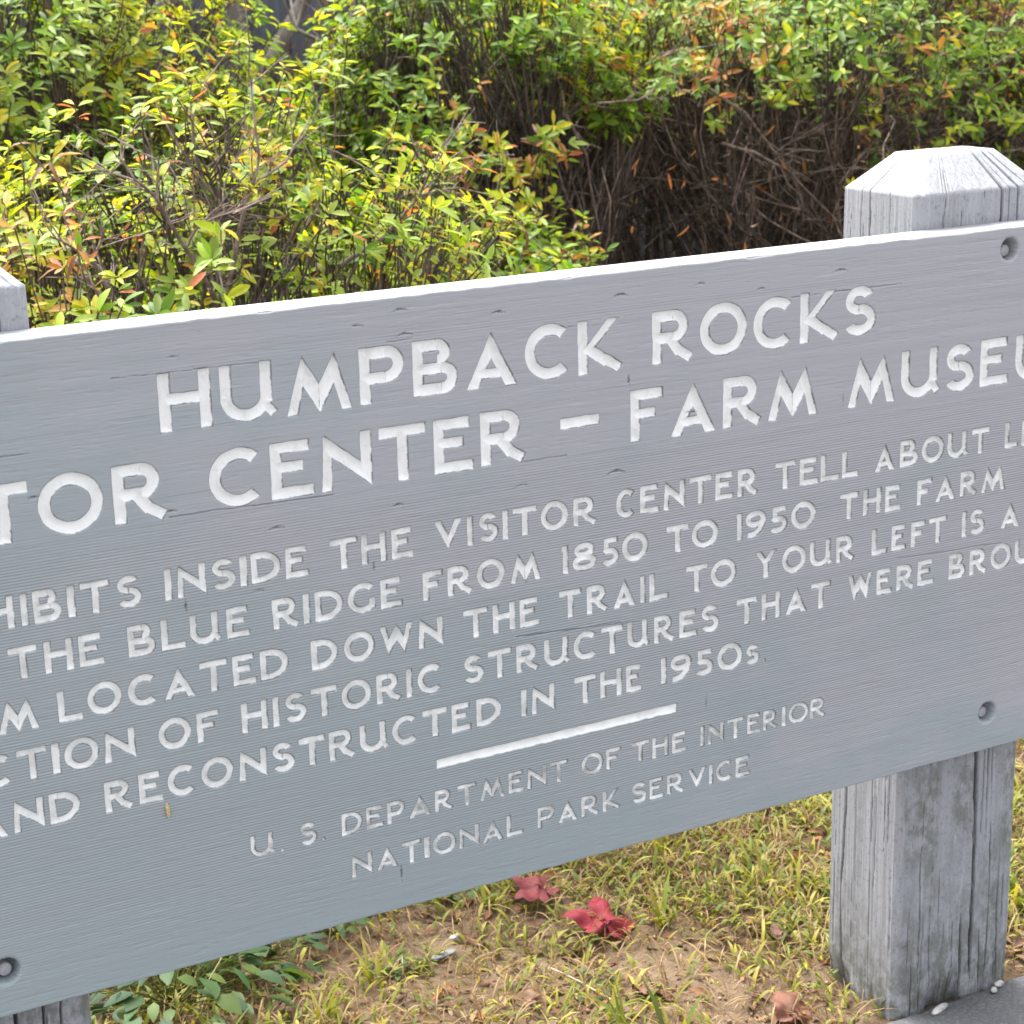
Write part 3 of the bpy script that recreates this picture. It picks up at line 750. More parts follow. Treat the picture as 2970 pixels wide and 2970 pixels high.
def build_building():
    x0, x1, y0 = -2.0, 12.0, 7.6
    b = empty('wooden_building', ((x0 + x1) / 2, y0, 0))
    tag(b, 'grey board sided building glimpsed behind the shrubs', 'building')
    P = Parts()
    P.box(x0, x1, y0 + .04, y0 + 5, -.2, 2.9)
    r = np.random.default_rng(3); x = x0
    while x < x1:
        wd = .17 + r.uniform(-.01, .01)
        P.box(x + .004, min(x + wd, x1) - .004, y0 + r.uniform(.0, .006), y0 + .038, -.15, 2.88)
        x += wd
    link('wall', P.mesh('wall'), MAT_SIDING, b, smooth=False)
    R = Parts()
    v = np.array([[x0 - .4, y0 - .5, 2.82], [x1 + .4, y0 - .5, 2.82], [x1 + .4, y0 + 2.5, 4.1], [x0 - .4, y0 + 2.5, 4.1], [x1 + .4, y0 + 5.5, 2.82], [x0 - .4, y0 + 5.5, 2.82]])
    v2 = v.copy(); v2[:, 2] += .09
    R.add(np.concatenate([v, v2]), np.array([[0, 3, 2, 1], [3, 5, 4, 2], [6, 7, 8, 9], [9, 8, 10, 11], [0, 1, 7, 6], [5, 11, 10, 4], [1, 2, 8, 7], [2, 4, 10, 8], [0, 6, 9, 3], [3, 9, 11, 5]]))
    link('roof', R.mesh('roof'), MAT_ROOF, b, smooth=False)

# ------------------------------------------------------------------ plants: leaves and twigs
def norm(v): return v / (np.linalg.norm(v, axis=-1, keepdims=True) + 1e-9)

def leaves_mesh(name, pos, dirv, up, length, width, curl, col, fold=.18, pointed=.0):
    """one small folded leaf per row"""
    n = len(pos)
    dirv = norm(dirv); side = norm(np.cross(dirv, up)); nr = np.cross(side, dirv)
    T = np.array([0, .13, .35, .65, .88, 1.0]); Wd = np.array([0, .30, .80, 1.0 - .25 * pointed, .58 - .25 * pointed, 0])
    pts = []
    def P(t, s):
        w = np.interp(t, T, Wd) * s
        return pos + dirv * (length * t)[:, None] + side * (width * w / 2)[:, None] + nr * (-curl * length * t * t + abs(s) * fold * width * np.interp(t, T, Wd))[:, None]
    z = np.ones(n)
    pts.append(P(0 * z, 0))
    for t in (.35, .65, .88):
        for s in (-1, 0, 1): pts.append(P(t * z, s))
    pts.append(P(z, 0))
    co = np.stack(pts, 1).reshape(-1, 3)
    q = np.array([[1, 2, 5, 4], [2, 3, 6, 5], [4, 5, 8, 7], [5, 6, 9, 8]]); t3 = np.array([[0, 2, 1], [0, 3, 2], [7, 8, 10], [8, 9, 10]])
    off = (np.arange(n) * 11)[:, None, None]
    shade = np.ones((n, 11, 1)); c = np.repeat(col[:, None, :], 11, 1) * shade
    return co, (q[None] + off).reshape(-1, 4), (t3[None] + off).reshape(-1, 3), c.reshape(-1, 3)

def tubes(P0, P1, bend, r0, r1, sides=5, rings=4):
    """tapered quadratic-bezier tubes"""
    n = len(P0); M = (P0 + P1) / 2 + bend
    t = np.linspace(0, 1, rings)
    C = (1 - t)[None, :, None] ** 2 * P0[:, None] + 2 * (t * (1 - t))[None, :, None] * M[:, None] + t[None, :, None] ** 2 * P1[:, None]
    d = norm(P1 - P0)
    ref = np.where(np.abs(d[:, 2:3]) > .9, np.array([[1., 0, 0]]), np.array([[0, 0, 1.]]))
    a = norm(np.cross(d, ref)); b = np.cross(d, a)
    R = r0[:, None] + (r1 - r0)[:, None] * t[None]
    ang = np.arange(sides) / sides * 2 * math.pi
    V = C[:, :, None] + R[:, :, None, None] * (np.cos(ang)[None, None, :, None] * a[:, None, None] + np.sin(ang)[None, None, :, None] * b[:, None, None])
    co = V.reshape(-1, 3)
    g = grid_faces(rings, sides, True)
    f = (g[None] + (np.arange(n) * rings * sides)[:, None, None]).reshape(-1, 4)
    return co, f

def merge(chunks):
    v, f, n = [], {}, 0
    at = []
    for co, faces, col in chunks:
        v.append(co)
        for q in faces: f.setdefault(q.shape[1], []).append(q + n)
        at.append(col); n += len(co)
    return np.concatenate(v), [np.concatenate(x) for x in f.values()], np.concatenate(at)

GREENS = np.array([(.165, .285, .014), (.115, .225, .016), (.235, .340, .016), (.080, .160, .018), (.170, .245, .028)])
YELLOWS = np.array([(.42, .45, .020), (.52, .43, .024), (.34, .42, .018)])
PALES = np.array([(.30, .37, .075), (.24, .33, .055)])
ORANGES = np.array([(.48, .21, .035), (.42, .13, .045), (.50, .28, .06)])
BROWNS = np.array([(.20, .085, .040), (.14, .070, .040), (.28, .12, .055)])

def pick(rng, pal, n): return pal[rng.integers(0, len(pal), n)] * rng.uniform(.8, 1.2, (n, 1))

def twcol(rng, n): return np.repeat(rng.uniform(.45, 1.0, (n, 1)) + (rng.uniform(size=(n, 1)) < .25) * rng.uniform(.5, 1.6, (n, 1)), 3, 1)

def shrub(label, base, centre, radii, tips, seed, mixw, leaf=(.026, .040), zcut=None, stems=7, spread=.16, bare=0.0, shell=.62, patchy=.35, hollow=None, deadtwigs=0, wood=(.010, .0014), dead=(), wig=.17, limbs=(), spots=(), extra=(), div=(4, 18, 80), group='azalea shrubs behind the sign'):
    """a branching shrub: twig tips over a lumpy dome, joined down to a few stems; a whorl of leaves on every tip"""
    rng = np.random.default_rng(seed)
    c, R = np.array(centre, float), np.array(radii, float)
    T = np.zeros((0, 3))
    while len(T) < tips:
        d = norm(rng.normal(size=(tips * 2, 3))); d[:, 2] = np.where(d[:, 2] < -.25, -d[:, 2], d[:, 2])
        lump = .74 + .42 * fnoise(d[:, 0] * 2.3 + seed, d[:, 1] * 2.3 + d[:, 2] * 1.7, seed)
        r = rng.uniform(shell ** 2, 1, len(d)) ** .5 * lump
        p = c + d * R * r[:, None]
        keep = p[:, 2] > .07
        g = fnoise(p[:, 0] * 5 + seed, p[:, 1] * 3 + p[:, 2] * 5, seed + 9, 2)
        keep &= g > patchy
        if zcut is not None: keep &= (p[:, 2] > zcut - .27 * np.clip((p[:, 0] - 3.15) / .4, 0, 1) + .10 * (vnoise(p[:, 0] * 4, p[:, 1] * 4, seed + 3) - .5)) | (rng.uniform(size=len(p)) < .035)
        if hollow is not None:
            for hc, hr in hollow: keep &= (((p - np.array(hc)) / np.array(hr)) ** 2).sum(1) > 1
        T = np.concatenate([T, p[keep]])
    T = T[:tips]
    if len(extra): T = np.concatenate([T] + [np.array(e[0]) + rng.normal(size=(e[2], 3)) * e[1] for e in extra])
    b = np.array([base[0], base[1], 0.])
    B0 = b + np.stack([rng.uniform(-spread, spread, stems), rng.uniform(-spread * .7, spread * .7, stems), np.full(stems, -.03)], 1)
    # hierarchy of branch nodes, tips to stems
    chunks, lev, prev = [], T, None
    fr = [.87, .68, .40]; cnt = [max(tips // div[0], 6), max(tips // div[1], 5), max(tips // div[2], 4)]
    rad = [wood[1], wood[1] * 1.7, wood[1] * 3.0, wood[0] * .75, wood[0]]
    nodes = [T]
    for f, k in zip(fr, cnt):
        src = nodes[-1][rng.choice(len(nodes[-1]), min(k, len(nodes[-1])), replace=False)]
        f2 = f / (1.0 if len(nodes) == 1 else fr[len(nodes) - 2])
        nd = b + (src - b) * f2 + rng.normal(size=src.shape) * .045
        nd[:, 2] = np.maximum(nd[:, 2], .05)
        nodes.append(nd)
    nodes.append(B0)
    vv = []
    # from the stems outwards: every branch leaves its parent somewhere along its curve
    curve = None
    for i in (3, 2, 1, 0):
        ch, pa = nodes[i], nodes[i + 1]
        dd = ((ch[:, None] - pa[None]) ** 2 * np.array([1, 1, .6])).sum(-1)      # nearest parent
        j = dd.argmin(1)
        if curve is None: P0 = pa[j]
        else:
            c0, cm, c1 = curve; t = rng.uniform(.30, 1.0, len(ch))[:, None]
            P0 = (1 - t) ** 2 * c0[j] + 2 * t * (1 - t) * cm[j] + t * t * c1[j]
        L = np.linalg.norm(ch - P0, axis=1)
        bend = rng.normal(size=ch.shape) * (L * wig)[:, None]; bend[:, 2] -= L * .05
        tw = twcol(rng, len(ch))
        co, fc = tubes(P0, ch, bend, np.full(len(ch), rad[i + 1] if i > 2 else rad[i] * 1.35) * rng.uniform(.8, 1.1, len(ch)), np.full(len(ch), rad[i]) * .9, 5 if i < 2 else 7, 5)
        vv.append((co, [fc], np.repeat(tw, len(co) // len(ch), 0)))
        curve = (P0, (P0 + ch) / 2 + bend, ch)
    for bp in limbs:            # bare limbs standing out of the leaves, with a few side twigs
        bp = np.array(bp); m = len(bp) - 1
        r = np.linspace(.0042, .0016, m + 1) if m > 2 else np.linspace(.0026, .0012, m + 1)
        co, fc = tubes(bp[:-1], bp[1:], rng.normal(size=(m, 3)) * .004, r[:-1], r[1:], 6, 5)
        vv.append((co, [fc], np.full((len(co), 3), 1.7)))
        q = 5 * m; i_ = rng.integers(0, m, q); f_ = rng.uniform(.2, 1, q)[:, None]
        s0 = bp[i_] * (1 - f_) + bp[i_ + 1] * f_
        d0 = norm(norm(bp[i_ + 1] - bp[i_]) + rng.normal(size=(q, 3)) * .75); l0 = rng.uniform(.03, .11, q)
        s1 = s0 + d0 * l0[:, None]
        co, fc = tubes(s0, s1, rng.normal(size=(q, 3)) * .006, np.full(q, .0012), np.full(q, .0007), 4, 4)
        vv.append((co, [fc], np.full((len(co), 3), 2.1)))
        s2 = s1 + norm(d0[:, ] + rng.normal(size=(q, 3)) * .8) * (l0 * .5)[:, None]; s3 = s0 + d0 * (l0 * .6)[:, None]
        co, fc = tubes(s3, s2, rng.normal(size=(q, 3)) * .004, np.full(q, .0009), np.full(q, .0006), 4, 3)
        vv.append((co, [fc], np.full((len(co), 3), 2.2)))
    if deadtwigs:
        src = nodes[1][rng.integers(0, len(nodes[1]), deadtwigs)] * .5 + nodes[2][rng.integers(0, len(nodes[2]), deadtwigs)] * .5
        src = nodes[2][rng.integers(0, len(nodes[2]), deadtwigs)] + rng.normal(size=(deadtwigs, 3)) * .03
        dv = norm(rng.normal(size=src.shape) * np.array([1, 1, .55]) + np.array([0, -.25, .15])); Ld = rng.uniform(.10, .36, deadtwigs)
        en = src + dv * Ld[:, None]
        co, fc = tubes(src, en, rng.normal(size=src.shape) * .02, np.full(deadtwigs, wood[1] * 1.5), np.full(deadtwigs, wood[1] * .55), 4, 4)
        tw = twcol(rng, deadtwigs) * 1.25; vv.append((co, [fc], np.repeat(tw, len(co) // deadtwigs, 0)))
        for q in range(3):
            f = rng.uniform(.45, .95, deadtwigs); s2 = src + (en - src) * f[:, None]
            e2 = s2 + norm(dv + rng.normal(size=src.shape) * .7) * (Ld * rng.uniform(.2, .5, deadtwigs))[:, None]
            co, fc = tubes(s2, e2, rng.normal(size=src.shape) * .008, np.full(deadtwigs, wood[1] * .9), np.full(deadtwigs, wood[1] * .4), 4, 3)
            vv.append((co, [fc], np.repeat(tw, len(co) // deadtwigs, 0)))
    root = empty('azalea_shrub', b); tag(root, label, 'shrub', group)
    co, fs, tc = merge(vv)
    link('branches', mesh('branches', co, fs, dict(Col=tc)), MAT_BARK, root)
    # leaves: a whorl on each tip plus a few down the twig
    leafy = rng.uniform(size=len(T)) > bare
    A = T[leafy]; out = norm((A - c) / R * np.array([1, 1, .8]) + np.array([0, 0, .75]))
    # colour of each whorl from slow noise, so that yellow and green gather in patches
    wN = fnoise(A[:, 0] * 4.5 + 3, A[:, 1] * 4.5 + A[:, 2] * 5, seed + 31, 2) + rng.normal(size=len(A)) * .10
    k = rng.integers(6, 12, len(A)); idx = np.repeat(np.arange(len(A)), k); n = len(idx)
    ax = out[idx]
    rv = norm(np.cross(ax, norm(rng.normal(size=(n, 3)))))
    el = rng.uniform(-.05, .80, n)[:, None]
    dirv = norm(rv + ax * el)
    along = rng.uniform(0, .030, n) * (rng.uniform(size=n) < .5)
    pos = A[idx] - ax * along[:, None] + rng.normal(size=(n, 3)) * .002
    Ln = rng.uniform(leaf[0], leaf[1], n) * rng.uniform(.60, 1.10, n) * rng.uniform(.75, 1.15, len(A))[idx]; Wn = Ln * rng.uniform(.31, .43, n)
    w = wN[idx] + rng.normal(size=n) * .05
    g, y, p_, o_, br = mixw
    edges = np.quantile(w, np.clip(np.cumsum([g, p_, y, o_]) / sum(mixw), 0, 1))
    kind = np.searchsorted(edges, w)
    shuf = rng.uniform(size=n) < .30
    kind = np.where(shuf, rng.choice(5, n, p=np.array([g, p_, y, o_, br]) / sum(mixw)), kind)
    for (sp, sr, pal) in spots:       # patches that have turned
        near = np.linalg.norm(pos - np.array(sp), axis=1) < sr * rng.uniform(.7, 1.1, n)
        kind = np.where(near & (rng.uniform(size=n) < .8), rng.choice(pal, n), kind)
    col = np.zeros((n, 3))
    for q, pal in enumerate([GREENS, PALES, YELLOWS, ORANGES, BROWNS]):
        m = kind == q; col[m] = pick(rng, pal, m.sum())
    if len(dead):
        # withered leaves still hanging in the bare part
        m = 130; hc, hr = np.array(dead[0]), np.array(dead[1])
        dp = hc + rng.uniform(-1, 1, (m, 3)) * hr; q = rng.integers(1, 4, m); dp = np.repeat(dp, q, 0) + rng.normal(size=(q.sum(), 3)) * .012; m = len(dp)
        pos = np.concatenate([pos, dp]); dirv = np.concatenate([dirv, norm(rng.normal(size=(m, 3)) + np.array([0, 0, -.8]))])
        Ln = np.concatenate([Ln, rng.uniform(.016, .034, m)]); Wn = np.concatenate([Wn, rng.uniform(.007, .013, m)])
        col = np.concatenate([col, pick(rng, np.concatenate([BROWNS, BROWNS * .7, ORANGES[:2] * .6]), m)]); kind = np.concatenate([kind, np.full(m, 4)]); n += m
        ax = np.concatenate([ax, norm(rng.normal(size=(m, 3)))])
    curl = rng.uniform(-.05, .35, n) + (kind == 4) * rng.uniform(.2, .9, n)
    Wn = np.where(kind == 4, Wn * .6, Wn)
    upv = norm(ax + rng.normal(size=(n, 3)) * .25)
    col = col * 1.17
    co, q4, t3, cc = leaves_mesh('foliage', pos, dirv, upv, Ln, Wn, curl, col, .16, .45)
    link('foliage', mesh('foliage', co, [q4, t3], dict(Col=cc)), MAT_LEAF, root)
    return root

build_ground()
build_pavement()
build_building()
build_sign()

# ------------------------------------------------------------------ shrubs  mix: green, yellow, pale, orange, brown
LIMBS = [[(1.135, 2.98, 0.863), (1.085, 2.97, 0.959), (1.04, 2.96, 1.039), (1.01, 2.97, 1.072), (0.987, 2.98, 1.109)], [(1.14, 2.98, 0.866), (1.176, 2.98, 0.967), (1.198, 2.97, 1.046), (1.216, 2.97, 1.1), (1.222, 3.0, 1.211)], [(0.963, 2.93, 0.88), (0.936, 2.93, 0.93), (0.919, 2.93, 0.957), (0.865, 2.95, 1.0)], [(1.369, 3.02, 0.9), (1.45, 3.02, 0.939), (1.52, 3.02, 1.002), (1.577, 3.03, 1.089)], [(1.04, 2.96, 1.039), (1.052, 2.97, 1.105)], [(1.198, 2.97, 1.046), (1.274, 3.0, 1.078), (1.342, 3.05, 1.142)], [(1.52, 3.02, 1.002), (1.612, 3.05, 1.007), (1.752, 3.12, 0.972)], [(1.085, 2.97, 0.959), (1.117, 2.97, 1.0), (1.157, 2.97, 1.007)], [(0.919, 2.93, 0.957), (0.948, 2.94, 1.006)]]
LIMBS_RIGHT = [[(2.688, 3.85, 1.087), (2.778, 3.83, 1.027), (2.86, 3.82, 0.929), (2.937, 3.84, 0.853), (3.005, 3.9, 0.752)], [(2.692, 3.8, 0.965), (2.783, 3.8, 0.939), (2.876, 3.8, 0.893), (3.078, 3.85, 0.745), (3.157, 3.9, 0.654)], [(2.418, 3.9, 1.064), (2.516, 3.88, 1.067), (2.606, 3.86, 1.094)], [(2.86, 3.82, 0.929), (2.905, 3.8, 0.963)], [(2.366, 3.95, 1.041), (2.42, 3.95, 0.945), (2.467, 4.0, 0.819), (2.567, 4.1, 0.685)], [(3.162, 3.8, 0.963), (3.079, 3.85, 0.85), (3.12, 3.95, 0.686)]]
HOLLOW = [((2.78, 4.0, .62), (.66, .95, .38))]
OR, YE, BR = [3, 3, 2, 4], [2, 2, 2, 1, 3], [4, 4, 3]
shrub('low yellow-green azalea with bare twigs close behind the left half of the sign', (1.22, 3.22), (1.20, 3.25, .64), (.80, .54, .58), 1250, 101, (3.4, 3.0, 3.6, .5, .3), leaf=(.027, .043), bare=.10, patchy=.43, deadtwigs=150, stems=9, limbs=LIMBS,
      spots=[((.88, 2.95, .99), .08, OR), ((1.23, 3.1, 1.06), .10, YE), ((1.26, 3.3, 1.19), .22, YE), ((1.77, 3.15, .95), .07, BR), ((1.70, 3.2, 1.02), .06, BR), ((1.26, 3.1, 1.05), .05, OR)], extra=[((1.77, 3.15, .95), .022, 5), ((1.70, 3.2, 1.02), .02, 4), ((.88, 2.95, .98), .05, 10), ((1.30, 3.2, 1.15), .09, 40)])
shrub('tall bright green azalea filling the top left corner of the photo', (1.05, 4.45), (1.10, 4.45, .85), (.95, .60, .86), 2000, 102, (4.6, 2.6, 3.2, .2, .1), leaf=(.030, .045), bare=.04, patchy=.40, deadtwigs=190)
shrub('upright green azalea behind the middle of the sign', (2.35, 4.25), (2.32, 4.3, .80), (.54, .50, .70), 1350, 103, (6.5, 1.8, 1.6, .35, .25), leaf=(.030, .045), patchy=.38, deadtwigs=110, hollow=HOLLOW, spots=[((2.75, 3.9, 1.17), .10, OR)])
shrub('spreading azalea with a dark hollow of bare twigs under its green top', (3.35, 4.55), (3.50, 4.38, 1.04), (1.30, .95, .46), 3000, 104, (6.6, 1.5, 1.8, .6, .6), leaf=(.030, .045), zcut=1.03, patchy=.32, stems=9, spread=.70, deadtwigs=420, shell=.45, hollow=HOLLOW, div=(7, 34, 180), wig=.32, limbs=LIMBS_RIGHT,
      dead=((2.9, 4.0, .76), (.65, .5, .28)), spots=[((2.75, 3.9, 1.17), .14, OR), ((2.90, 3.9, 1.10), .09, OR), ((3.78, 4.1, 1.22), .16, [3, 4, 4])], extra=[((2.92, 3.85, 1.10), .05, 14), ((3.17, 3.7, .95), .07, 10), ((3.48, 3.8, .98), .10, 24), ((3.25, 3.85, 1.00), .10, 20), ((3.38, 3.75, .90), .07, 9), ((3.62, 3.8, .92), .09, 16), ((2.72, 3.9, 1.18), .06, 16)])
shrub('low sprawling azalea with scattered green sprigs at the edge of the dark hollow', (2.18, 3.8), (2.18, 3.8, .48), (.42, .32, .40), 520, 105, (6, .8, 1.4, .4, .3), leaf=(.028, .042), patchy=.40, deadtwigs=80, stems=6)
shrub('deep green azalea standing against the building wall behind the hollow', (4.1, 6.3), (4.4, 6.3, .75), (2.0, .6, .85), 2600, 106, (5, .3, .1, .2, 4), leaf=(.03, .044), patchy=.28, stems=14, spread=.9, deadtwigs=60)
shrub('azalea with red and brown dying leaves at the top right corner', (4.75, 4.65), (4.75, 4.65, .85), (.70, .6, .68), 1300, 107, (5, 1.2, .8, 1.3, 1.5), leaf=(.028, .042), patchy=.32, deadtwigs=80)
shrub('short thin yellowing azalea in front of the grey tree trunk', (2.0, 5.0), (2.0, 5.0, .56), (.62, .40, .54), 850, 108, (4, 3, 2.8, .3, .3), leaf=(.028, .042), patchy=.38, deadtwigs=160)
shrub('leafy azalea by the building wall behind the top left shrub', (.9, 6.2), (1.25, 6.2, .75), (1.0, .5, .8), 1300, 109, (6, 2.2, 2.2, .2, .3), leaf=(.03, .044), patchy=.32, stems=9, spread=.4, deadtwigs=60)

def build_tree():
    rng = np.random.default_rng(41)
    b = np.array([2.56, 6.2, 0.])
    root = empty('small_tree', b); tag(root, 'small tree with a leaning grey trunk in front of the grey building', 'tree')
    chain = [b + (0.05, 0, -.1), b + (.03, 0, .5), b + (-.03, 0, .95), b + (-.12, .02, 1.35), b + (-.18, .05, 1.9), b + (-.15, .1, 2.5)]
    rr = [.060, .050, .046, .042, .038, .025]
    ch = [(tubes(np.array([chain[i]]), np.array([chain[i + 1]]), np.zeros((1, 3)), np.array([rr[i]]), np.array([rr[i + 1]]), 14, 6)) for i in range(5)]
    P0 = np.array([chain[2], chain[3], chain[4], chain[4], chain[3]]); P1 = P0 + np.array([(.5, -.2, .8), (-.8, -.1, .5), (.6, .3, .8), (-.5, .4, .9), (-1.1, -.3, -.35)])
    ch.append(tubes(P0, P1, rng.normal(size=(5, 3)) * .06, np.array([.03, .03, .025, .025, .022]), np.array([.01] * 5), 8, 6))
    co, fs, _ = merge([(a, [f], np.zeros((len(a), 3))) for a, f in ch])
    link('trunk', mesh('trunk', co, fs), MAT_TRUNK, root)
    n = 1400
    A = b + np.array([-.1, .1, 2.65]) + norm(rng.normal(size=(n, 3))) * (rng.uniform(.3, 1, (n, 1)) ** .5) * np.array([1.2, .8, .75])
    A = A[fnoise(A[:, 0] * 3, A[:, 1] * 3 + A[:, 2] * 3, 4) > .42]; A = A[A[:, 2] > 1.95]; n = len(A)
    co, q, t3, cc = leaves_mesh('crown', A, rng.normal(size=(n, 3)), np.repeat([[0, 0, 1.]], n, 0) + rng.normal(size=(n, 3)) * .4, rng.uniform(.05, .08, n), rng.uniform(.03, .045, n), rng.uniform(0, .3, n), pick(rng, GREENS, n))
    link('crown', mesh('crown', co, [q, t3], dict(Col=cc)), MAT_LEAF, root)

def build_bare_shrub():
    rng = np.random.default_rng(42)
    b = np.array([2.80, 5.4, 0.])
    root = empty('bare_shrub', b); tag(root, 'leafless grey stemmed shrub rising between the two tall green azaleas', 'shrub')
    n = 9
    P0 = b + np.stack([rng.uniform(-.12, .12, n), rng.uniform(-.1, .1, n), np.full(n, -.03)], 1)
    P1 = P0 + np.stack([rng.uniform(-.22, .22, n), rng.uniform(-.1, .1, n), rng.uniform(.7, 1.1, n)], 1)
    ch = [tubes(P0, P1, rng.normal(size=(n, 3)) * .03, np.full(n, .020), np.full(n, .011), 8, 6)]
    cur = P1; r = .011
    for lev in range(3):
        k = 3; Q0 = np.repeat(cur, k, 0); m = len(Q0)
        Q1 = Q0 + norm(rng.normal(size=(m, 3)) * np.array([.6, .5, .3]) + np.array([0, 0, .9])) * rng.uniform(.18, .45, (m, 1)) * (.8 ** lev)
        ch.append(tubes(Q0, Q1, rng.normal(size=(m, 3)) * .015, np.full(m, r * .9), np.full(m, r * .5), 5, 4)); cur = Q1; r *= .5
    co, fs, _ = merge([(a, [f], np.zeros((len(a), 3))) for a, f in ch])
    link('branches', mesh('branches', co, fs), MAT_TRUNK, root)

build_tree()
build_bare_shrub()

# ------------------------------------------------------------------ grass, litter, crumbs (uncountable)
def grass_density(x, y):
    d = .56 + .9 * np.clip((x - 1.25 + (fnoise(x * 4, y * 4, 51) - .5) * .9) / .5, 0, 1)
    d += .55 * np.clip((y - 2.36) / .2, 0, 1) + .5 * np.clip((.95 - x) / .2, 0, 1)
    return d * np.clip((fnoise(x * 7, y * 7, 52) - .28) * 3, .12, 1.3)

def post_block(x, y, m=.004):
    b = np.zeros(len(x), bool)
    for xl in (.88655 * D, (.88655 - .713) * D):
        b |= (x > xl - m) & (x < xl + W_POST + m) & (y > YF - m) & (y < YF + T_POST + m)
    return b

def blades(n, x, y, rng, Lr, Wr, cols, lean=(.5, 1.5), lift=0.0):
    z = ground_z(x, y) - .004
    L = rng.uniform(*Lr, n) * rng.uniform(.6, 1.1, n); W = rng.uniform(*Wr, n)
    az = rng.uniform(0, 2 * math.pi, n); ln = rng.uniform(*lean, n)
    hd = np.stack([np.cos(az), np.sin(az), np.zeros(n)], 1); up = np.array([0, 0, 1.])
    sd = np.stack([-np.sin(az), np.cos(az), np.zeros(n)], 1)
    tw = rng.uniform(-.6, .6, n)
    b = np.stack([x, y, z + rng.uniform(0, 1, n) * lift], 1)
    rows = []
    a0 = rng.uniform(.05, .5, n)
    p = b.copy(); prev = 0
    for t, w in ((0, .55), (.3, 1.0), (.62, .85), (1.0, 0.0)):
        a = a0 + (ln - a0) * t
        p = p + (hd * np.sin(a)[:, None] + up * np.cos(a)[:, None]) * (L * (t - prev))[:, None]; prev = t
        s = sd * np.cos(tw * t)[:, None] + up * np.sin(tw * t)[:, None]
        if w > 0: rows += [p - s * (W * w / 2)[:, None], p + s * (W * w / 2)[:, None]]
        else: rows.append(p)
    co = np.stack(rows, 1); co[..., 2] = np.maximum(co[..., 2], (ground_z(co[..., 0], co[..., 1]) + .002) * (np.arange(7) > 1)[None] + (-.02) * (np.arange(7) <= 1)[None])
    co = co.reshape(-1, 3)
    q = np.array([[0, 1, 3, 2], [2, 3, 5, 4]]); t3 = np.array([[4, 5, 6]])
    off = (np.arange(n) * 7)[:, None, None]
    return co, [(q[None] + off).reshape(-1, 4), (t3[None] + off).reshape(-1, 3)], np.repeat(cols[:, None], 7, 1).reshape(-1, 3)

def scatter(rng, n, x0, x1, y0, y1, dens):
    X, Y = np.zeros(0), np.zeros(0)
    while len(X) < n:
        x, y = rng.uniform(x0, x1, n * 2), rng.uniform(y0, y1, n * 2)
        k = (rng.uniform(size=n * 2) < dens(x, y)) & ~post_block(x, y)
        X, Y = np.concatenate([X, x[k]]), np.concatenate([Y, y[k]])
    return X[:n], Y[:n]

GRASS = np.array([(.20, .215, .022), (.27, .26, .028), (.15, .185, .022), (.115, .16, .024), (.33, .29, .05)])
STRAW = np.array([(.30, .20, .085), (.21, .12, .055), (.14, .072, .036), (.36, .26, .12)])

def build_grass():
    rng = np.random.default_rng(61)
    ch = []
    x, y = scatter(rng, 29000, .35, 3.4, 1.86, 3.3, lambda x, y: grass_density(x, y) * .7)
    ch.append(blades(len(x), x, y, rng, (.020, .050), (.0030, .0068), pick(rng, GRASS, len(x)), (.9, 1.9), .016))
    x, y = scatter(rng, 36000, .35, 3.4, 1.86, 3.3, lambda x, y: .28 + .5 * grass_density(x, y))
    ch.append(blades(len(x), x, y, rng, (.02, .07), (.0011, .0028), pick(rng, STRAW, len(x)), (1.2, 1.7), .012))
    # tufts of broader blades
    tx, ty = scatter(rng, 210, .4, 3.2, 1.9, 3.1, lambda x, y: .12 + .4 * grass_density(x, y))
    k = rng.integers(4, 9, len(tx)); i = np.repeat(np.arange(len(tx)), k)
    x, y = tx[i] + rng.normal(size=len(i)) * .006, ty[i] + rng.normal(size=len(i)) * .006
    m = ~post_block(x, y); x, y = x[m], y[m]
    ch.append(blades(len(x), x, y, rng, (.05, .105), (.0045, .0085), pick(rng, GRASS, len(x)), (.5, 1.35)))
    co, fs, cc = merge(ch)
    o = link('grass', mesh('grass', co, fs, dict(Col=cc)), MAT_GRASS)
    tag(o, 'short yellow-green grass with dry straw on the ground behind the sign', 'grass', kind='stuff')

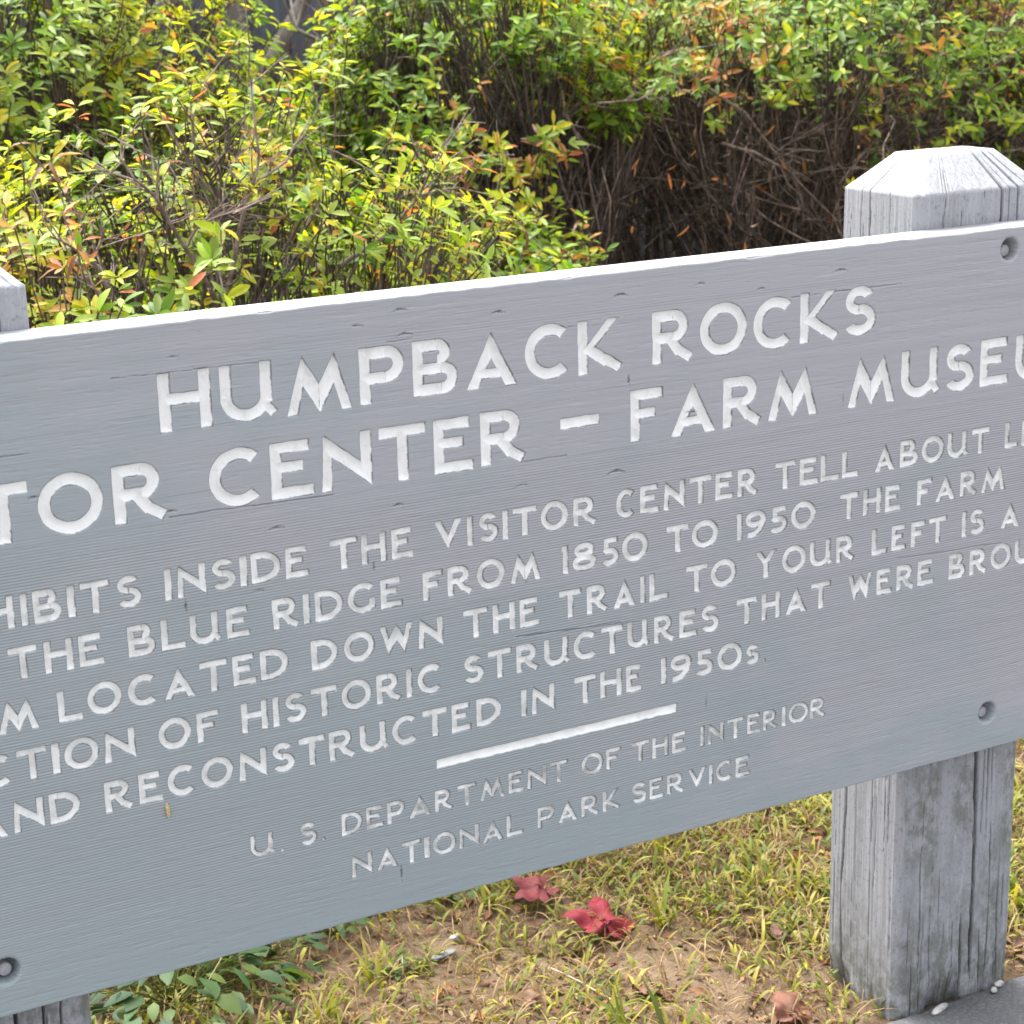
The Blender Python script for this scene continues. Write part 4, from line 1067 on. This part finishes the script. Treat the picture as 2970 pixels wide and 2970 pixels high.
def build_litter():
    rng = np.random.default_rng(62)
    n = 9000
    x, y = scatter(rng, n, .35, 3.4, 1.87, 3.2, lambda x, y: .3 + .5 * fnoise(x * 5, y * 5, 63))
    # mulch of fallen leaves under the shrubs
    m = 9000
    x2, y2 = rng.uniform(-.5, 6, m), rng.uniform(3.0, 7.5, m)
    X, Y = np.concatenate([x, x2]), np.concatenate([y, y2]); N_ = n + m
    L = np.concatenate([rng.uniform(.008, .032, n), rng.uniform(.03, .06, m)]); W = L * rng.uniform(.16, .42, N_)
    az = rng.uniform(0, 2 * math.pi, N_)
    d = np.stack([np.cos(az), np.sin(az), rng.uniform(-.15, .35, N_)], 1)
    up = norm(np.stack([rng.normal(size=N_) * .4, rng.normal(size=N_) * .4, np.ones(N_)], 1))
    P = np.stack([X, Y, ground_z(X, Y) + rng.uniform(.003, .010, N_)], 1)
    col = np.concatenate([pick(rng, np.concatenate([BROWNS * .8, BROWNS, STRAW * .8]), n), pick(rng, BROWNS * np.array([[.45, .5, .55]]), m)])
    co, q, t3, cc = leaves_mesh('litter', P, d, up, L, W, rng.uniform(-.2, .5, N_), col, .2)
    o = link('leaf_litter', mesh('leaf_litter', co, [q, t3], dict(Col=cc)), MAT_DRY)
    tag(o, 'brown leaf litter and bits of straw strewn over the soil', 'leaf litter', kind='stuff')
    # crumbs of soil and fine gravel
    n = 5200
    x, y = scatter(rng, n, .35, 3.0, 1.86, 3.0, lambda x, y: .25 + 1.2 * np.clip(fnoise(x * 4, y * 4, 64) - .4, 0, 1))
    r = rng.uniform(.0012, .0052, n) * rng.uniform(.5, 1.1, n)
    oct_ = np.array([(1, 0, 0), (0, 1, 0), (-1, 0, 0), (0, -1, 0), (0, 0, .8), (0, 0, -.6)], float)
    V = np.stack([x, y, ground_z(x, y) + r * .3], 1)[:, None] + oct_[None] * r[:, None, None] * rng.uniform(.6, 1.3, (n, 6, 1))
    f = np.array([(0, 1, 4), (1, 2, 4), (2, 3, 4), (3, 0, 4), (1, 0, 5), (2, 1, 5), (3, 2, 5), (0, 3, 5)])
    F = (f[None] + (np.arange(n) * 6)[:, None, None]).reshape(-1, 3)
    col = pick(rng, np.array([(.22, .14, .09), (.15, .095, .06), (.30, .22, .155), (.10, .065, .045)]), n)
    o = link('soil_crumbs', mesh('soil_crumbs', V.reshape(-1, 3), [F], dict(Col=np.repeat(col[:, None], 6, 1).reshape(-1, 3))), MAT_CRUMB, smooth=False)
    tag(o, 'crumbly tan soil and grit between the grass blades', 'soil', kind='stuff')

def make_crumb():
    M = Mat('soil_crumb'); M.base(M.attr('Col', 'Color')); M.rough(.95); return M.m
MAT_CRUMB = make_crumb()
build_grass()
build_litter()

# ------------------------------------------------------------------ single things lying on the ground
def lobed_leaf(name, label, pos, size, az, lobes, col, col2, tilt=(.2, .1), curl=.5, width=.34, cat='leaf', seed=0, mat=None, group=None, stemlen=.5):
    """a palmate leaf: pointed lobes about the stem end, wavy and curled, with a stalk"""
    rng = np.random.default_rng(seed)
    outline = []
    for a, r in lobes:
        a = math.radians(a)
        outline.append((a, r))
    pts = [(0, 0)]; m = len(outline); A = []
    fine = []
    for i in range(m - 1):
        (a0, r0), (a1, r1) = outline[i], outline[i + 1]
        for k in range(6):
            t = k / 6; fine.append((a0 + (a1 - a0) * t, r0 + (r1 - r0) * (t ** (1.35 if r1 > r0 else .75)) + rng.uniform(-.05, .05) * r1))
    fine.append(outline[-1])
    rings = 7; V, C = [], []
    for j in range(1, rings + 1):
        f = j / rings
        for a, r in fine:
            x, y = math.cos(a) * r * f, math.sin(a) * r * f
            z = -curl * (x * x + y * y) * .8 + .06 * math.sin(a * 5 + seed) * f + .05 * math.sin(x * 9 + y * 7 + seed) + .03 * math.sin(x * 4 - y * 15 + 2 * seed)
            V.append((x, y, z)); q_ = .5 + .5 * math.sin(x * 6 + seed) * math.sin(y * 8 + 1.3 * seed); C.append(np.array(col) * (1 - q_ * .7) + np.array(col2) * q_ * .7)
    nf = len(fine)
    ctr = len(V); V.append((0, 0, 0)); C.append(np.array(col))
    q = grid_faces(rings, nf); t3 = np.array([[ctr, i, i + 1] for i in range(nf - 1)])
    V = np.array(V) * size
    # stalk
    sco, sf = tubes(np.array([[0., 0, 0]]), np.array([[-stemlen * size, .05 * size, .05 * size]]), np.array([[0, 0, -.03 * size]]), np.array([.02 * size]), np.array([.014 * size]), 6, 5)
    n0 = len(V); V = np.concatenate([V, sco]); C = np.concatenate([np.array(C), np.repeat([np.array(col) * .7], len(sco), 0)])
    Rm = np.array(Matrix.Rotation(az, 3, 'Z') @ Matrix.Rotation(tilt[0], 3, 'Y') @ Matrix.Rotation(tilt[1], 3, 'X'))
    V = V @ Rm.T
    z0 = ground_z(np.array([pos[0]]), np.array([pos[1]]))[0] + (pos[2] if len(pos) > 2 else .02)
    P = np.array([pos[0], pos[1], z0])
    gz = ground_z(V[:, 0] + P[0], V[:, 1] + P[1]) + .004 - P[2]
    V[:, 2] = np.maximum(V[:, 2], gz)
    o = link(name, mesh(name, V + P, [q, t3, sf + n0], dict(Col=C)), mat or MAT_FALLEN, origin=tuple(P))
    tag(o, label, cat, group)
    return o

MAPLE = [(-155, .30), (-128, .58), (-108, .40), (-74, .92), (-42, .44), (0, 1.08), (42, .44), (74, .92), (108, .40), (128, .58), (155, .30)]
OVAL = [(-170, .12), (-120, .32), (-80, .42), (-45, .6), (-20, .85), (0, 1.0), (20, .85), (45, .6), (80, .42), (120, .32), (170, .12)]
lobed_leaf('maple_leaf', 'dull red maple leaf lying flat in the grass, the farther of two', (1.372, 2.400, .030), .066, 2.2, MAPLE, (.20, .034, .040), (.13, .03, .03), (-.42, .12), .25, seed=1)
lobed_leaf('maple_leaf', 'bright crimson maple leaf curled at the edge of the grass, the nearer of two', (1.400, 2.262, .026), .068, 1.1, MAPLE, (.25, .014, .028), (.14, .012, .018), (-.38, .30), .42, seed=2)
lobed_leaf('fallen_leaf', 'large rust brown curled leaf on the grass by the foot of the right post', (1.480, 1.912, .014), .058, 1.1, OVAL, (.19, .078, .048), (.12, .05, .03), (-.55, .25), .7, seed=3)
lobed_leaf('fallen_leaf', 'tan rolled leaf at the bottom edge of the bare soil', (1.205, 2.135, .014), .045, .25, OVAL, (.24, .135, .08), (.17, .09, .055), (-.1, .7), 1.0, seed=4)
lobed_leaf('fallen_leaf', 'pinkish brown folded leaf lying over a straw twig', (1.345, 2.09, .016), .048, -.5, OVAL, (.22, .105, .07), (.15, .07, .045), (-.15, -.5), .9, seed=5)
lobed_leaf('fallen_leaf', 'small pale leaf upright in grass beside the broad leaved weed', (.905, 2.405, .02), .030, 1.9, OVAL, (.46, .32, .22), (.36, .24, .15), (-.9, .2), .4, seed=6)
lobed_leaf('fallen_leaf', 'dark brown crumpled leaf in the grass left of the right post', (1.60, 2.10, .018), .036, .9, OVAL, (.15, .065, .05), (.10, .05, .04), (-.4, .5), .9, seed=7)

def pebble(label, pos, size, seed, mat=None, group=None):
    rng = np.random.default_rng(seed)
    n1, n2 = 14, 9; V = []
    for j in range(1, n2):
        ph = math.pi * j / n2
        for i in range(n1):
            th = 2 * math.pi * i / n1
            V.append((math.sin(ph) * math.cos(th), math.sin(ph) * math.sin(th), math.cos(ph)))
    V += [(0, 0, 1), (0, 0, -1)]
    V = np.array(V)
    V *= (1 + .5 * (fnoise(V[:, 0] * 1.6 + seed, V[:, 1] * 1.6 + V[:, 2] * 1.3, seed) - .5))[:, None]
    V = np.sign(V) * np.abs(V) ** .85
    V = V * np.array(size)
    a = rng.uniform(0, 3); Rm = np.array(Matrix.Rotation(a if len(pos) < 4 else pos[3], 3, 'Z')); V = V @ Rm.T
    f = grid_faces(n2 - 1, n1, True)[:, ::-1]; t = len(V)
    caps = np.array([[t - 2, i, (i + 1) % n1] for i in range(n1)] + [[t - 1, (n2 - 2) * n1 + (i + 1) % n1, (n2 - 2) * n1 + i] for i in range(n1)])
    P = np.array(pos[:3]) + np.array([0, 0, size[2] * .7])
    o = link('pebble', mesh('pebble', V + P, [f, caps]), mat or MAT_STONE, origin=tuple(P))
    tag(o, label, 'pebble', group)

pebble('elongated white pebble on the asphalt edge under the middle of the right post', (1.655, 1.826, .011, .35), (.019, .0055, .0035), 1)
pebble('round white pebble on the asphalt, the nearer of a pair by the post corner', (1.752, 1.826, .012), (.0062, .0045, .003), 2)
pebble('pale grey pebble touching the post corner at the asphalt edge', (1.770, 1.836, .011), (.0085, .005, .0035), 3)
pebble('small white chip of stone on the bare soil below the sign', (1.211, 2.373, .001, .2), (.011, .005, .003), 4)
MAT_SLATE = make_plain('slate_chip', (.13, .145, .15), (.20, .21, .20), (200, 200, 200), .6, .0004)
pebble('flat blue grey chip of slate on the bare soil', (1.17, 2.335, .0, .15), (.024, .008, .003), 5, MAT_SLATE)

def weed(label, pos, n, leaf, seed, cols, spread=.07, lift=.05, trif=False):
    rng = np.random.default_rng(seed)
    b = np.array([pos[0], pos[1], ground_z(np.array([pos[0]]), np.array([pos[1]]))[0]])
    root = empty('weed_plant', b); tag(root, label, 'weed')
    az = rng.uniform(0, 2 * math.pi, n); r = spread * np.sqrt(rng.uniform(.02, 1, n))
    tip = b + np.stack([np.cos(az) * r, np.sin(az) * r, lift * (1 - .5 * (r / spread) ** 2) * rng.uniform(.5, 1.1, n)], 1)
    s, f = tubes(np.repeat(b[None] - [[0, 0, .01]], n, 0), tip, np.stack([np.zeros(n), np.zeros(n), np.full(n, .01)], 1), np.full(n, .0011), np.full(n, .0008), 5, 4)
    gmat = np.repeat([[.12, .15, .03]], len(s), 0)
    link('stem', mesh('stem', s, [f], dict(Col=gmat)), MAT_GRASS, root)
    rep = 3 if trif else 1
    i = np.repeat(np.arange(n), rep)
    a2 = az[i] + (np.tile([-2.1, 0, 2.1], n) if trif else rng.normal(size=len(i)) * .5)
    d = np.stack([np.cos(a2), np.sin(a2), rng.uniform(-.35, .15, len(i))], 1)
    L = rng.uniform(*leaf, len(i)); W = L * (rng.uniform(.8, 1.0, len(i)) if trif else rng.uniform(.55, .8, len(i)))
    co, q, t3, cc = leaves_mesh('leaves', tip[i], d, np.stack([rng.normal(size=len(i)) * .25, rng.normal(size=len(i)) * .25, np.ones(len(i))], 1), L, W, rng.uniform(.0, .35, len(i)), pick(rng, cols, len(i)), .12, .9)
    link('leaves', mesh('leaves', co, [q, t3], dict(Col=cc)), MAT_GRASS, root)

WG = np.array([(.095, .145, .030), (.045, .095, .030), (.060, .115, .040), (.085, .13, .035), (.035, .075, .032)])
weed('dense clump of broad leaved green weeds beside the left post', (.79, 2.42), 110, (.030, .050), 71, WG, .15, .08)
weed('smaller clump of broad leaved weeds just right of the left post clump', (.95, 2.47), 34, (.022, .036), 76, WG, .08, .05)
weed('dark green leafy weed with small leaves at the edge of the bare soil', (1.062, 2.47), 26, (.014, .024), 72, WG, .045, .05)
weed('three leaved clover sprig under the lower edge of the sign', (1.272, 2.485), 5, (.016, .024), 73, np.array([(.11, .20, .05), (.09, .17, .04)]), .03, .03, True)
weed('tiny clover patch on the bare soil', (1.10, 2.34), 9, (.010, .015), 74, WG, .035, .03, True)
weed('flat grey green weed at the bottom edge of the soil', (1.30, 2.16), 12, (.014, .024), 75, np.array([(.12, .17, .09), (.10, .15, .07)]), .04, .02)

def twig(label, pts, r, seed, col):
    rng = np.random.default_rng(seed); pts = np.array(pts, float)
    pts[:, 2] += ground_z(pts[:, 0], pts[:, 1])
    ch = []
    for i in range(len(pts) - 1):
        a, f = tubes(pts[i:i + 1], pts[i + 1:i + 2], rng.normal(size=(1, 3)) * .002, np.array([r]), np.array([r * .9]), 6, 4); ch.append((a, [f], np.repeat([col], len(a), 0)))
    co, fs, cc = merge(ch)
    o = link('twig', mesh('twig', co, fs, dict(Col=cc)), MAT_CRUMB); tag(o, label, 'twig')
twig('long straw coloured twig lying across the soil toward the grass', [(1.275, 2.205, .02), (1.288, 2.14, .015), (1.297, 2.07, .012)], .0013, 1, (.45, .34, .24))
twig('thin dry stalk standing upright beside the dark green leafy weed', [(1.035, 2.44, 0), (1.045, 2.435, .07), (1.06, 2.43, .145)], .0009, 2, (.42, .32, .17))
twig('dry grass stalk leaning up out of the broad leaved weeds', [(.80, 2.37, 0), (.82, 2.36, .05), (.855, 2.35, .11)], .0009, 3, (.50, .42, .24))

def build_cocoon():
    u, v = COCOON
    x, z = u * D, H + v * D
    n, rows = 12, []
    prof = [(0, .0004), (.002, .0018), (.006, .0023), (.010, .0020), (.013, .0026), (.0155, .0012), (.017, .0003)]
    for t, r in prof:
        a = np.arange(n) / n * 2 * math.pi
        rows.append(np.stack([x + r * np.cos(a) - .10 * t, D - .0012 + r * .8 * np.sin(a), np.full(n, z - .0085 + t)], -1))
    o = link('insect_cocoon', mesh('insect_cocoon', np.concatenate(rows), [grid_faces(len(prof), n, True)]), MAT_CHAFF, origin=(x, D, z))
    tag(o, 'tiny tan insect cocoon stuck on the board under the word reconstructed', 'cocoon')
build_cocoon()
